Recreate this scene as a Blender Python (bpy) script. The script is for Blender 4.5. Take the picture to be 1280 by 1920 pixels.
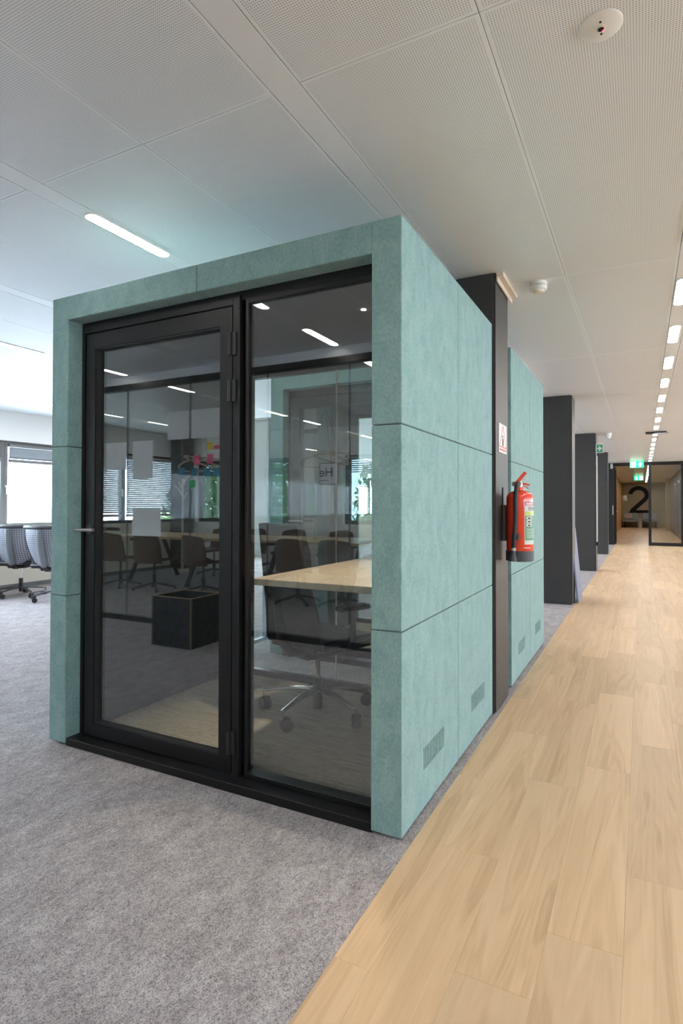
import bpy, bmesh, math, random
from mathutils import Vector, Matrix

random.seed(7)
for o in list(bpy.data.objects):
    bpy.data.objects.remove(o, do_unlink=True)
SC = bpy.context.scene
COL = SC.collection
PI = math.pi
CEIL = 2.6

# ------------------------------------------------------------------ camera
FPX, YAW, PITCH, ROLL, SHY = 1084.49, math.radians(27.403), math.radians(0.744), math.radians(0.096), -25.47
cam_d = bpy.data.cameras.new('camera')
cam_d.sensor_fit = 'VERTICAL'
cam_d.sensor_height = 36.0
cam_d.lens = FPX / 1920.0 * 36.0
cam_d.shift_y = SHY / 1920.0
cam_d.clip_start = 0.02
cam_d.clip_end = 400
cam = bpy.data.objects.new('camera', cam_d)
COL.objects.link(cam)
fw = Vector((-math.sin(YAW) * math.cos(PITCH), math.cos(YAW) * math.cos(PITCH), math.sin(PITCH)))
rt = Vector((math.cos(YAW), math.sin(YAW), 0))
up = rt.cross(fw)
rt2 = rt * math.cos(ROLL) + up * math.sin(ROLL)
up2 = -rt * math.sin(ROLL) + up * math.cos(ROLL)
M = Matrix((rt2, up2, -fw)).transposed().to_4x4()
M.translation = Vector((0.7765, -1.9745, 1.2186))
cam.matrix_world = M
SC.camera = cam

# ------------------------------------------------------------------ world, sun, portals, exposure
SC.view_settings.view_transform = 'Standard'
SC.view_settings.look = 'None'
SC.view_settings.gamma = 1.0
SC.view_settings.use_curve_mapping = False
SC.view_settings.exposure = 0.70
LAMP = 34.0
LAMP_COL = (1.0, 0.955, 0.90)
SKY = 20.0
w = bpy.data.worlds.new('sky')
w.use_nodes = True
w.node_tree.nodes['Background'].inputs[0].default_value = (0.72, 0.86, 1.0, 1)
w.node_tree.nodes['Background'].inputs[1].default_value = SKY
SC.world = w
sun_d = bpy.data.lights.new('sun', 'SUN')
sun_d.energy = 3.2
sun_d.angle = math.radians(0.6)
sun_d.color = (1.0, 0.95, 0.86)
sun = bpy.data.objects.new('sun', sun_d)
sun.rotation_euler = Vector((-0.45, 0.30, -0.84)).to_track_quat('-Z', 'Y').to_euler()
sun.location = (12, -6, 14)
COL.objects.link(sun)


def portal(name, loc, direction, sx, sy):
    d = bpy.data.lights.new(name, 'AREA')
    d.shape = 'RECTANGLE'
    d.size, d.size_y = sx, sy
    d.cycles.is_portal = True
    o = bpy.data.objects.new(name, d)
    o.location = loc
    o.rotation_euler = Vector(direction).to_track_quat('-Z', 'Y').to_euler()
    COL.objects.link(o)


portal('window_portal', (-7.42, 5.9, 1.53), (1, 0, 0), 25.2, 1.4)
portal('window_portal.001', (6.97, 5.9, 1.53), (-1, 0, 0), 25.2, 1.4)
cy = SC.cycles
cy.max_bounces = 9
cy.diffuse_bounces = 4
cy.glossy_bounces = 4
cy.transmission_bounces = 6
cy.transparent_max_bounces = 28
cy.sample_clamp_indirect = 6.0
cy.caustics_reflective = False
cy.caustics_refractive = False

# ------------------------------------------------------------------ materials
MATS = {}


def nmat(name):
    m = bpy.data.materials.new(name)
    m.use_nodes = True
    MATS[name] = m
    nt = m.node_tree
    return m, nt, nt.nodes['Principled BSDF']


def mat(name, col, rough=0.5, metal=0.0, spec=0.5, emit=0.0, ecol=None, coat=0.0):
    m, nt, b = nmat(name)
    b.inputs['Base Color'].default_value = (*col, 1)
    b.inputs['Roughness'].default_value = rough
    b.inputs['Metallic'].default_value = metal
    b.inputs['Specular IOR Level'].default_value = spec
    b.inputs['Coat Weight'].default_value = coat
    if emit:
        b.inputs['Emission Color'].default_value = (*(ecol or col), 1)
        b.inputs['Emission Strength'].default_value = emit
    return m


class N:
    """tiny node helper"""
    def __init__(s, nt):
        s.nt = nt

    def new(s, t, **kw):
        n = s.nt.nodes.new(t)
        for k, v in kw.items():
            setattr(n, k, v)
        return n

    def link(s, a, b):
        s.nt.links.new(a, b)

    def coord(s, scale=(1, 1, 1), rnd=False, kind='Object'):
        tc = s.new('ShaderNodeTexCoord')
        out = tc.outputs[kind]
        if rnd:
            oi = s.new('ShaderNodeObjectInfo')
            mu = s.new('ShaderNodeMath', operation='MULTIPLY')
            s.link(oi.outputs['Random'], mu.inputs[0])
            mu.inputs[1].default_value = 83.0
            ad = s.new('ShaderNodeVectorMath', operation='ADD')
            s.link(out, ad.inputs[0])
            s.link(mu.outputs[0], ad.inputs[1])
            out = ad.outputs[0]
        mp = s.new('ShaderNodeVectorMath', operation='MULTIPLY')
        s.link(out, mp.inputs[0])
        mp.inputs[1].default_value = scale
        return mp.outputs[0]

    def noise(s, vec, scale, detail=3, rough=0.55, dist=0.0):
        n = s.new('ShaderNodeTexNoise')
        n.inputs['Scale'].default_value = scale
        n.inputs['Detail'].default_value = detail
        n.inputs['Roughness'].default_value = rough
        n.inputs['Distortion'].default_value = dist
        s.link(vec, n.inputs['Vector'])
        return n.outputs['Fac']

    def ramp(s, fac, stops):
        r = s.new('ShaderNodeValToRGB')
        e = r.color_ramp.elements
        while len(e) < len(stops):
            e.new(0.5)
        for i, (p, c) in enumerate(stops):
            e[i].position = p
            e[i].color = (*c, 1)
        s.link(fac, r.inputs[0])
        return r.outputs[0]

    def mix(s, fac, a, b, blend='MIX'):
        m = s.new('ShaderNodeMix', data_type='RGBA', blend_type=blend)
        if hasattr(fac, 'links'):
            s.link(fac, m.inputs[0])
        else:
            m.inputs[0].default_value = fac
        for v, i in ((a, 6), (b, 7)):
            if hasattr(v, 'links'):
                s.link(v, m.inputs[i])
            else:
                m.inputs[i].default_value = (*v, 1)
        return m.outputs[2]

    def math(s, op, a, b=None, clamp=False):
        m = s.new('ShaderNodeMath', operation=op)
        m.use_clamp = clamp
        for v, i in ((a, 0), (b, 1)):
            if v is None:
                continue
            if hasattr(v, 'links'):
                s.link(v, m.inputs[i])
            else:
                m.inputs[i].default_value = v
        return m.outputs[0]

    def bump(s, h, strength, dist):
        b = s.new('ShaderNodeBump')
        b.inputs['Strength'].default_value = strength
        b.inputs['Distance'].default_value = dist
        s.link(h, b.inputs['Height'])
        return b.outputs[0]


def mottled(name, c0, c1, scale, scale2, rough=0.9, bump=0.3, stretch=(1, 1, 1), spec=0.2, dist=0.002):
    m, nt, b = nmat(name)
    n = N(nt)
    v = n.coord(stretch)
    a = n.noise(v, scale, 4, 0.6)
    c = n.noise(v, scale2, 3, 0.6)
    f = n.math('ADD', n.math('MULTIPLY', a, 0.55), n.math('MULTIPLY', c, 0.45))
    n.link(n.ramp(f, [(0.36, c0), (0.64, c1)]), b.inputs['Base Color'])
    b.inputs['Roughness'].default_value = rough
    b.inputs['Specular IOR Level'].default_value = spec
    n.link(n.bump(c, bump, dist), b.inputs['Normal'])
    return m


# felt of the pod
m, nt, b = nmat('felt')
n = N(nt)
v = n.coord((1, 1, 0.6))
a = n.noise(v, 14, 3, 0.6, 0.6)
c = n.noise(v, 120, 4, 0.7)
f = n.math('ADD', n.math('MULTIPLY', a, 0.4), n.math('MULTIPLY', c, 0.6))
n.link(n.ramp(f, [(0.34, (0.152, 0.268, 0.265)), (0.5, (0.213, 0.350, 0.348)), (0.68, (0.292, 0.435, 0.43))]), b.inputs['Base Color'])
b.inputs['Roughness'].default_value = 0.95
b.inputs['Specular IOR Level'].default_value = 0.15
b.inputs['Sheen Weight'].default_value = 0.15
n.link(n.bump(c, 0.18, 0.002), b.inputs['Normal'])

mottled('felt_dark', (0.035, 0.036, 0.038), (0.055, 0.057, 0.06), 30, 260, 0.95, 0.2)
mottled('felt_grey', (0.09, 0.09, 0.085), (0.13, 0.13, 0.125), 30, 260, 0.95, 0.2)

# office carpet
m, nt, b = nmat('carpet')
n = N(nt)
v = n.coord((1, 1, 1))
vs = n.coord((1.5, 0.8, 1))
big = n.noise(vs, 9, 5, 0.62, 0.4)
mid = n.noise(vs, 48, 3, 0.6)
vo = n.new('ShaderNodeTexVoronoi')
vo.inputs['Scale'].default_value = 260
n.link(v, vo.inputs['Vector'])
loop = vo.outputs['Distance']
f = n.math('ADD', n.math('MULTIPLY', big, 0.50), n.math('MULTIPLY', mid, 0.50))
col = n.ramp(f, [(0.36, (0.37, 0.338, 0.35)), (0.5, (0.52, 0.483, 0.495)), (0.64, (0.67, 0.63, 0.64))])
rnd = n.math('MULTIPLY', loop, 1.1, True)
dk = n.mix(n.math('SUBTRACT', 1.0, rnd), n.mix(0.68, col, (0.02, 0.018, 0.02)), col)
n.link(dk, b.inputs['Base Color'])
b.inputs['Roughness'].default_value = 1.0
b.inputs['Specular IOR Level'].default_value = 0.05
n.link(n.bump(n.math('SUBTRACT', 1.0, loop), 0.5, 0.003), b.inputs['Normal'])

# pod carpet: fine beige and grey streaks
m, nt, b = nmat('pod_carpet')
n = N(nt)
v = n.coord((4, 150, 1))
a = n.noise(v, 1.0, 4, 0.65)
v2 = n.coord((30, 300, 1))
c = n.noise(v2, 1.0, 2, 0.6)
f = n.math('ADD', n.math('MULTIPLY', a, 0.6), n.math('MULTIPLY', c, 0.4))
n.link(n.ramp(f, [(0.34, (0.20, 0.175, 0.145)), (0.5, (0.42, 0.38, 0.32)), (0.66, (0.62, 0.57, 0.49))]), b.inputs['Base Color'])
b.inputs['Roughness'].default_value = 1.0
b.inputs['Specular IOR Level'].default_value = 0.05


def wood(name, c0, c1, c2, long_axis, rnd=True, rough=0.42, grain=1.0, var=0.22):
    m, nt, b = nmat(name)
    n = N(nt)
    st = {'x': (0.55, 7, 7), 'y': (7, 0.55, 7), 'z': (7, 7, 0.55)}[long_axis]
    v = n.coord(tuple(s * grain for s in st), rnd)
    big = n.noise(v, 1.0, 3, 0.55, 1.2)
    rings = n.math('FRACT', n.math('MULTIPLY', big, 7.0))
    rings = n.math('ABSOLUTE', n.math('SUBTRACT', rings, 0.5))
    st2 = {'x': (2.2, 90, 90), 'y': (90, 2.2, 90), 'z': (90, 90, 2.2)}[long_axis]
    fine = n.noise(n.coord(st2, rnd), 1.0, 3, 0.6)
    f = n.math('ADD', n.math('MULTIPLY', big, 0.62), n.math('MULTIPLY', fine, 0.24))
    f = n.math('ADD', f, n.math('MULTIPLY', rings, 0.22))
    col = n.ramp(f, [(0.30, c0), (0.5, c1), (0.70, c2)])
    if rnd:
        oi = n.new('ShaderNodeObjectInfo')
        k = n.math('ADD', n.math('MULTIPLY', oi.outputs['Random'], var), 1.0 - var * 0.5)
        hs = n.new('ShaderNodeHueSaturation')
        n.link(k, hs.inputs['Value'])
        n.link(col, hs.inputs['Color'])
        col = hs.outputs[0]
    n.link(col, b.inputs['Base Color'])
    b.inputs['Roughness'].default_value = rough
    b.inputs['Specular IOR Level'].default_value = 0.35
    n.link(n.bump(fine, 0.06, 0.002), b.inputs['Normal'])
    return m


wood('oak_floor', (0.45, 0.30, 0.17), (0.585, 0.405, 0.245), (0.66, 0.475, 0.305), 'y', var=0.16)
wood('oak_table', (0.50, 0.42, 0.33), (0.60, 0.52, 0.42), (0.67, 0.60, 0.50), 'y', False, 0.35)
wood('oak_long', (0.44, 0.28, 0.14), (0.56, 0.38, 0.21), (0.64, 0.46, 0.28), 'x', False, 0.4)
wood('oak_wall', (0.55, 0.27, 0.08), (0.66, 0.36, 0.12), (0.72, 0.42, 0.17), 'z', False, 0.4)
wood('pale_wood', (0.5, 0.42, 0.32), (0.6, 0.52, 0.42), (0.66, 0.6, 0.5), 'z', False, 0.5)


# perforated ceiling panel: size is stored per material
def perforated(name, pw, ph):
    m, nt, b = nmat(name)
    n = N(nt)
    P = 0.0078
    tc = n.new('ShaderNodeTexCoord')
    sep = n.new('ShaderNodeSeparateXYZ')
    n.link(tc.outputs['Object'], sep.inputs[0])
    x, y = sep.outputs[0], sep.outputs[1]

    def cell(c):
        return n.math('SUBTRACT', n.math('FRACT', n.math('ADD', n.math('MULTIPLY', c, 1 / P), 1000.0)), 0.5)
    cx, cyy = cell(x), cell(y)
    d2 = n.math('ADD', n.math('MULTIPLY', cx, cx), n.math('MULTIPLY', cyy, cyy))
    hole = n.math('LESS_THAN', d2, 0.25 ** 2)
    inx = n.math('LESS_THAN', n.math('ABSOLUTE', x), pw / 2 - 0.010)
    iny = n.math('LESS_THAN', n.math('ABSOLUTE', y), ph / 2 - 0.012)
    hole = n.math('MULTIPLY', hole, n.math('MULTIPLY', inx, iny))
    n.link(n.mix(hole, (0.795, 0.82, 0.835), (0.36, 0.365, 0.37)), b.inputs['Base Color'])
    b.inputs['Roughness'].default_value = 0.38
    b.inputs['Specular IOR Level'].default_value = 0.5
    return m


mat('strip_white', (0.785, 0.80, 0.81), 0.33)
mat('ceiling_back', (0.55, 0.55, 0.54), 0.8)
mat('wall_white', (0.80, 0.79, 0.77), 0.85)
mat('wall_cream', (0.66, 0.61, 0.52), 0.75)
mat('wall_olive', (0.42, 0.375, 0.25), 0.85)
mat('wall_grey', (0.13, 0.13, 0.135), 0.7)
mottled('column_paint', (0.026, 0.0265, 0.027), (0.033, 0.0335, 0.0345), 4, 300, 0.42, 0.06, spec=0.5)
mat('black_metal', (0.008, 0.008, 0.009), 0.42, spec=0.3)
mat('black_plinth', (0.010, 0.010, 0.011), 0.5)
mat('black_plastic', (0.016, 0.016, 0.018), 0.5)
mat('dark_plastic', (0.045, 0.047, 0.055), 0.45)
mat('grey_plastic', (0.16, 0.17, 0.19), 0.42)
mat('light_plastic', (0.45, 0.46, 0.48), 0.4)
mat('rubber', (0.022, 0.021, 0.021), 0.75)
mat('chrome', (0.78, 0.78, 0.78), 0.12, 1.0)
mat('steel', (0.55, 0.54, 0.53), 0.28, 1.0)
mat('lever_steel', (0.30, 0.27, 0.26), 0.35, 1.0)
mat('lever_dark', (0.07, 0.068, 0.07), 0.45, 0.8)
mat('white_plastic', (0.80, 0.79, 0.76), 0.45)
mat('white_gloss', (0.82, 0.83, 0.83), 0.2)
mat('cream_trim', (0.74, 0.64, 0.53), 0.6)
mat('red_paint', (0.76, 0.050, 0.018), 0.22, coat=0.5)
mat('red_label', (0.55, 0.05, 0.07), 0.4)
mat('red_led', (0.9, 0.05, 0.12), 0.4, emit=3.0, ecol=(1, 0.06, 0.15))
mat('label_white', (0.62, 0.61, 0.60), 0.5)
mat('label_green', (0.10, 0.28, 0.15), 0.45)
mat('label_lime', (0.48, 0.58, 0.16), 0.45)
mat('label_ink', (0.015, 0.015, 0.015), 0.6, spec=0.2)
mat('sign_green', (0.02, 0.22, 0.10), 0.4)
mat('sign_lit_green', (0.0, 0.5, 0.2), 0.4, emit=1.3, ecol=(0.02, 0.75, 0.28))
mat('sign_lit_white', (0.9, 0.95, 0.9), 0.4, emit=1.6, ecol=(0.75, 1.0, 0.82))
mat('lamp_lens', (1, 1, 1), 0.5, emit=LAMP, ecol=LAMP_COL)
mat('spot_lens', (1, 1, 1), 0.5, emit=60.0, ecol=(1.0, 0.80, 0.56))
mat('window_grey', (0.13, 0.13, 0.13), 0.45)
mat('window_dark', (0.035, 0.042, 0.05), 0.45)
mat('blind_slat', (0.13, 0.135, 0.14), 0.4)
mat('blind_light', (0.45, 0.47, 0.50), 0.4)
mat('brown_leather', (0.10, 0.052, 0.036), 0.5)
mat('desk_white', (0.85, 0.85, 0.84), 0.4)
mat('paper', (0.80, 0.80, 0.77), 0.8)
mat('note_pink', (0.75, 0.10, 0.22), 0.8)
mat('note_blue', (0.03, 0.26, 0.42), 0.8)
mat('note_yellow', (0.75, 0.58, 0.06), 0.8)
mat('note_green', (0.04, 0.42, 0.14), 0.8)
mat('tag_green', (0.32, 0.80, 0.14), 0.6)
mat('sign_grey', (0.75, 0.75, 0.76), 0.5)
mat('brass', (0.62, 0.54, 0.42), 0.4, 0.3)
mottled('box_black', (0.010, 0.011, 0.013), (0.018, 0.019, 0.022), 12, 150, 0.55, 0.1)
mat('ply_edge', (0.46, 0.32, 0.18), 0.6)
mat('chair_fabric', (0.30, 0.36, 0.38), 0.9)
mat('cushion_fabric', (0.46, 0.36, 0.30), 0.9)
mat('poster_blue', (0.10, 0.13, 0.22), 0.5)
mat('print_lilac', (0.19, 0.20, 0.29), 0.6)
mat('facade_panel', (0.74, 0.75, 0.78), 0.7)
mat('facade_joint', (0.36, 0.37, 0.42), 0.8)
mat('facade_glass', (0.30, 0.36, 0.44), 0.25)
mat('facade_frame', (0.36, 0.38, 0.42), 0.5)
mat('ground', (0.55, 0.55, 0.54), 0.9)
mat('lift_steel', (0.42, 0.42, 0.43), 0.3, 0.9)
mat('bark', (0.14, 0.10, 0.07), 0.9)
mottled('leaves', (0.05, 0.12, 0.03), (0.16, 0.28, 0.08), 8, 40, 0.8, 0.3)


# perforated shell of the task chairs
m, nt, b = nmat('perforated_back')
n = N(nt)
tc = n.new('ShaderNodeTexCoord')
sep = n.new('ShaderNodeSeparateXYZ')
n.link(tc.outputs['Object'], sep.inputs[0])
q = []
for o_ in (sep.outputs[0], sep.outputs[2]):
    q.append(n.math('SUBTRACT', n.math('FRACT', n.math('ADD', n.math('MULTIPLY', o_, 1 / 0.026), 100.0)), 0.5))
d2 = n.math('ADD', n.math('MULTIPLY', q[0], q[0]), n.math('MULTIPLY', q[1], q[1]))
n.link(n.mix(n.math('LESS_THAN', d2, 0.07), (0.30, 0.31, 0.36), (0.045, 0.047, 0.06)), b.inputs['Base Color'])
b.inputs['Roughness'].default_value = 0.35


def glass(name, f0=0.05, tint=(0.93, 0.96, 0.95), grough=0.0):
    m = bpy.data.materials.new(name)
    m.use_nodes = True
    MATS[name] = m
    nt = m.node_tree
    nt.nodes.remove(nt.nodes['Principled BSDF'])
    n = N(nt)
    g = n.new('ShaderNodeNewGeometry')
    dt = n.new('ShaderNodeVectorMath', operation='DOT_PRODUCT')
    n.link(g.outputs['Incoming'], dt.inputs[0])
    n.link(g.outputs['Normal'], dt.inputs[1])
    one = n.math('SUBTRACT', 1.0, n.math('ABSOLUTE', dt.outputs['Value']), True)
    fr = n.math('ADD', n.math('MULTIPLY', n.math('POWER', one, 5.0), 1 - f0), f0, True)
    tr = n.new('ShaderNodeBsdfTransparent')
    tr.inputs[0].default_value = (*tint, 1)
    gl = n.new('ShaderNodeBsdfGlossy')
    gl.inputs['Roughness'].default_value = grough
    mx = n.new('ShaderNodeMixShader')
    n.link(fr, mx.inputs[0])
    n.link(tr.outputs[0], mx.inputs[1])
    n.link(gl.outputs[0], mx.inputs[2])
    n.link(mx.outputs[0], nt.nodes['Material Output'].inputs[0])
    return m


glass('pod_glass', 0.15, (0.90, 0.93, 0.92))
glass('clear_glass', 0.04, (0.96, 0.98, 0.97))
glass('window_glass', 0.04, (0.97, 0.985, 0.99))
glass('dimming_glass', 0.05, (0.42, 0.50, 0.52))  # tint added to dim the daylight in the wall_front windows
# net of the mesh backrest: dark threads with see-through holes
m = bpy.data.materials.new('mesh_net')
m.use_nodes = True
MATS['mesh_net'] = m
nt = m.node_tree
n = N(nt)
b = nt.nodes['Principled BSDF']
b.inputs['Base Color'].default_value = (0.012, 0.012, 0.013, 1)
b.inputs['Roughness'].default_value = 0.7
tr = n.new('ShaderNodeBsdfTransparent')
mx = n.new('ShaderNodeMixShader')
mx.inputs[0].default_value = 0.88
n.link(tr.outputs[0], mx.inputs[1])
n.link(b.outputs[0], mx.inputs[2])
n.link(mx.outputs[0], nt.nodes['Material Output'].inputs[0])


# ------------------------------------------------------------------ geometry helpers
class MB:
    def __init__(s):
        s.v, s.f = [], []

    def add(s, vs, fs):
        k = len(s.v)
        s.v += [tuple(p) for p in vs]
        s.f += [tuple(k + i for i in q) for q in fs]
        return s

    def box(s, x0, x1, y0, y1, z0, z1):
        vs = [(x, y, z) for z in (z0, z1) for y in (y0, y1) for x in (x0, x1)]
        return s.add(vs, [(0, 2, 3, 1), (4, 5, 7, 6), (0, 1, 5, 4), (2, 6, 7, 3), (0, 4, 6, 2), (1, 3, 7, 5)])

    def obox(s, p, q, w_, h_, upv=(0, 0, 1)):
        """bar from p to q, w_ across, h_ along up"""
        p, q = Vector(p), Vector(q)
        d = (q - p).normalized()
        side = d.cross(Vector(upv))
        if side.length < 1e-6:
            side = d.cross(Vector((1, 0, 0)))
        side.normalize()
        u = side.cross(d)
        vs = []
        for c in (p, q):
            for a, b_ in ((-1, -1), (1, -1), (1, 1), (-1, 1)):
                vs.append(c + side * a * w_ / 2 + u * b_ * h_ / 2)
        return s.add(vs, [(0, 1, 2, 3), (7, 6, 5, 4), (0, 4, 5, 1), (1, 5, 6, 2), (2, 6, 7, 3), (3, 7, 4, 0)])

    def tube(s, pts, r, seg=10, closed=False):
        pts = [Vector(p) for p in pts]
        rs = r if isinstance(r, (list, tuple)) else [r] * len(pts)
        k = len(s.v)
        nn = len(pts)
        ref = None
        for i, p in enumerate(pts):
            a = pts[(i - 1) % nn] if (closed or i > 0) else p
            c = pts[(i + 1) % nn] if (closed or i < nn - 1) else p
            t = (c - a).normalized()
            if ref is None:
                ref = Vector((0, 0, 1)) if abs(t.z) < 0.9 else Vector((1, 0, 0))
            x = t.cross(ref).normalized()
            y = x.cross(t)
            ref = y
            for j in range(seg):
                an = 2 * PI * j / seg
                s.v.append(tuple(p + (x * math.cos(an) + y * math.sin(an)) * rs[i]))
        for i in range(nn if closed else nn - 1):
            i2 = (i + 1) % nn
            for j in range(seg):
                j2 = (j + 1) % seg
                s.f.append((k + i * seg + j, k + i * seg + j2, k + i2 * seg + j2, k + i2 * seg + j))
        if not closed:
            s.f.append(tuple(k + j for j in reversed(range(seg))))
            s.f.append(tuple(k + (nn - 1) * seg + j for j in range(seg)))
        return s

    def lathe(s, prof, seg=24, c=(0, 0, 0)):
        k = len(s.v)
        for r, z in prof:
            for j in range(seg):
                a = 2 * PI * j / seg
                s.v.append((c[0] + r * math.cos(a), c[1] + r * math.sin(a), c[2] + z))
        for i in range(len(prof) - 1):
            for j in range(seg):
                j2 = (j + 1) % seg
                s.f.append((k + i * seg + j, k + i * seg + j2, k + (i + 1) * seg + j2, k + (i + 1) * seg + j))
        s.f.append(tuple(k + j for j in reversed(range(seg))))
        s.f.append(tuple(k + (len(prof) - 1) * seg + j for j in range(seg)))
        return s

    def disc(s, c, r, axis, h, seg=20):
        """solid disc centred on c, axis unit vector, thickness h"""
        a = Vector(axis).normalized()
        return s.tube([Vector(c) - a * h / 2, Vector(c) + a * h / 2], r, seg)

    def prism(s, poly, fn, h):
        """poly 2D -> fn(u,v,t) with t 0..h"""
        nn = len(poly)
        vs = [fn(u, v_, 0) for u, v_ in poly] + [fn(u, v_, h) for u, v_ in poly]
        fs = [tuple(reversed(range(nn))), tuple(range(nn, 2 * nn))]
        fs += [(i, (i + 1) % nn, nn + (i + 1) % nn, nn + i) for i in range(nn)]
        return s.add(vs, fs)

    def sheet(s, fn, nu, nv, th):
        """thick curved sheet: fn(u,v)->(point, normal)"""
        k = len(s.v)
        for side in (0, 1):
            for i in range(nu + 1):
                for j in range(nv + 1):
                    p, nr = fn(i / nu, j / nv)
                    s.v.append(tuple(Vector(p) + Vector(nr) * (th / 2 if side else -th / 2)))
        S = (nu + 1) * (nv + 1)
        ix = lambda sd, i, j: k + sd * S + i * (nv + 1) + j
        for i in range(nu):
            for j in range(nv):
                s.f.append((ix(1, i, j), ix(1, i + 1, j), ix(1, i + 1, j + 1), ix(1, i, j + 1)))
                s.f.append((ix(0, i, j), ix(0, i, j + 1), ix(0, i + 1, j + 1), ix(0, i + 1, j)))
        for i in range(nu):
            s.f.append((ix(0, i, 0), ix(0, i + 1, 0), ix(1, i + 1, 0), ix(1, i, 0)))
            s.f.append((ix(0, i + 1, nv), ix(0, i, nv), ix(1, i, nv), ix(1, i + 1, nv)))
        for j in range(nv):
            s.f.append((ix(0, 0, j + 1), ix(0, 0, j), ix(1, 0, j), ix(1, 0, j + 1)))
            s.f.append((ix(0, nu, j), ix(0, nu, j + 1), ix(1, nu, j + 1), ix(1, nu, j)))
        return s

    def mesh(s, name, m, bev=0.0, smooth=False, seg=1):
        me = bpy.data.meshes.new(name)
        me.from_pydata(s.v, [], s.f)
        bm = bmesh.new()
        bm.from_mesh(me)
        bmesh.ops.recalc_face_normals(bm, faces=bm.faces)
        if bev > 0:
            es = [e for e in bm.edges if len(e.link_faces) == 2 and e.calc_face_angle(0) > 0.6]
            bmesh.ops.bevel(bm, geom=es, offset=bev, segments=seg, affect='EDGES', clamp_overlap=True)
        bm.to_mesh(me)
        bm.free()
        if smooth:
            me.polygons.foreach_set('use_smooth', [True] * len(me.polygons))
            me.set_sharp_from_angle(angle=math.radians(40))
        me.materials.append(MATS[m])
        return me

    def build(s, name, m, parent=None, bev=0.0, smooth=False, seg=1, loc=None):
        return put(name, s.mesh(name, m, bev, smooth, seg), parent, loc)


def put(name, me, parent=None, loc=None):
    o = bpy.data.objects.new(name, me)
    COL.objects.link(o)
    if parent:
        o.parent = parent
    if loc:
        o.location = loc
    return o


def tag(o, label, cat, group=None):
    o['label'] = label
    o['category'] = cat
    if group:
        o['group'] = group
    return o


def thing(name, label, cat, loc=(0, 0, 0), rz=0.0, group=None):
    o = bpy.data.objects.new(name, None)
    o.empty_display_size = 0.1
    COL.objects.link(o)
    o.location = loc
    o.rotation_euler = (0, 0, rz)
    return tag(o, label, cat, group)


def struct(o):
    o['kind'] = 'structure'
    return o


def sempty(name, loc=(0, 0, 0)):
    o = bpy.data.objects.new(name, None)
    COL.objects.link(o)
    o.location = loc
    return struct(o)


def dup(src, loc=None, rz=None, label=None, parent=None):
    c = src.copy()
    COL.objects.link(c)
    if parent:
        c.parent = parent
    if loc is not None:
        c.location = loc
    if rz is not None:
        c.rotation_euler = (0, 0, rz)
    if label:
        c['label'] = label
    for ch in src.children:
        dup(ch, parent=c)
    return c


def text_mesh(body, size, extrude):
    cu = bpy.data.curves.new('lettering', 'FONT')
    cu.body = body
    cu.size = size
    cu.extrude = extrude
    cu.align_x = 'CENTER'
    cu.align_y = 'CENTER'
    o = bpy.data.objects.new('lettering', cu)
    COL.objects.link(o)
    dg = bpy.context.evaluated_depsgraph_get()
    me = bpy.data.meshes.new_from_object(o.evaluated_get(dg))
    bpy.data.objects.remove(o, do_unlink=True)
    return me


XL, XR = -7.45, 7.0          # window wall, right wall
YF, YP = -6.70, 18.40        # wall behind the meeting room, far partition
YH = 36.0                    # end wall of the lift hall
XE = 0.033                   # edge between carpet and planks

# ================================================================== floor
floor = struct(MB().box(XL - 0.3, XR + 0.3, YF - 0.3, YH + 0.3, -0.25, -0.02).build('floor', 'ceiling_back'))
MB().box(XL, XE, YF, YP, -0.02, 0.0).build('carpet', 'carpet', floor)
PW, PL = 0.196, 1.2
plank_meshes = {}


def plank(x0, x1, y0, y1):
    wd, ln = x1 - x0, y1 - y0
    key = (round(wd, 4), round(ln, 4))
    if key not in plank_meshes:
        g = 0.0002
        plank_meshes[key] = MB().box(-wd / 2 + g, wd / 2 - g, -ln / 2 + g, ln / 2 - g, -0.02, 0.0).mesh('plank', 'oak_floor', 0.0004)
    put('plank', plank_meshes[key], floor, ((x0 + x1) / 2, (y0 + y1) / 2, 0))


offs = [0.62, 0.06, -0.477, -0.22, 0.17, -0.62, 0.40, -0.10, 0.75, 0.28, -0.35]
xs = [XE, 0.139]
while len(xs) < 12:
    xs.append(xs[-1] + PW)
for i in range(11):
    y = offs[i] - 3 * PL
    while y < YP:
        plank(xs[i], xs[i + 1], max(y, -3.4), min(y + PL, YP))
        y += PL
m2 = mat('oak_far', (0.50, 0.32, 0.18), 0.42)
wood('oak_far_boards', (0.45, 0.30, 0.17), (0.585, 0.405, 0.245), (0.66, 0.475, 0.305), 'y', False)
far = MB().box(xs[-1], XR, -3.4, YP, -0.02, 0.0).box(XE, XR, YF, -3.4, -0.02, 0.0).box(-0.6, XR, YP, YH, -0.02, 0.0)
far.build('board_floor', 'oak_far_boards', floor)

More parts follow.
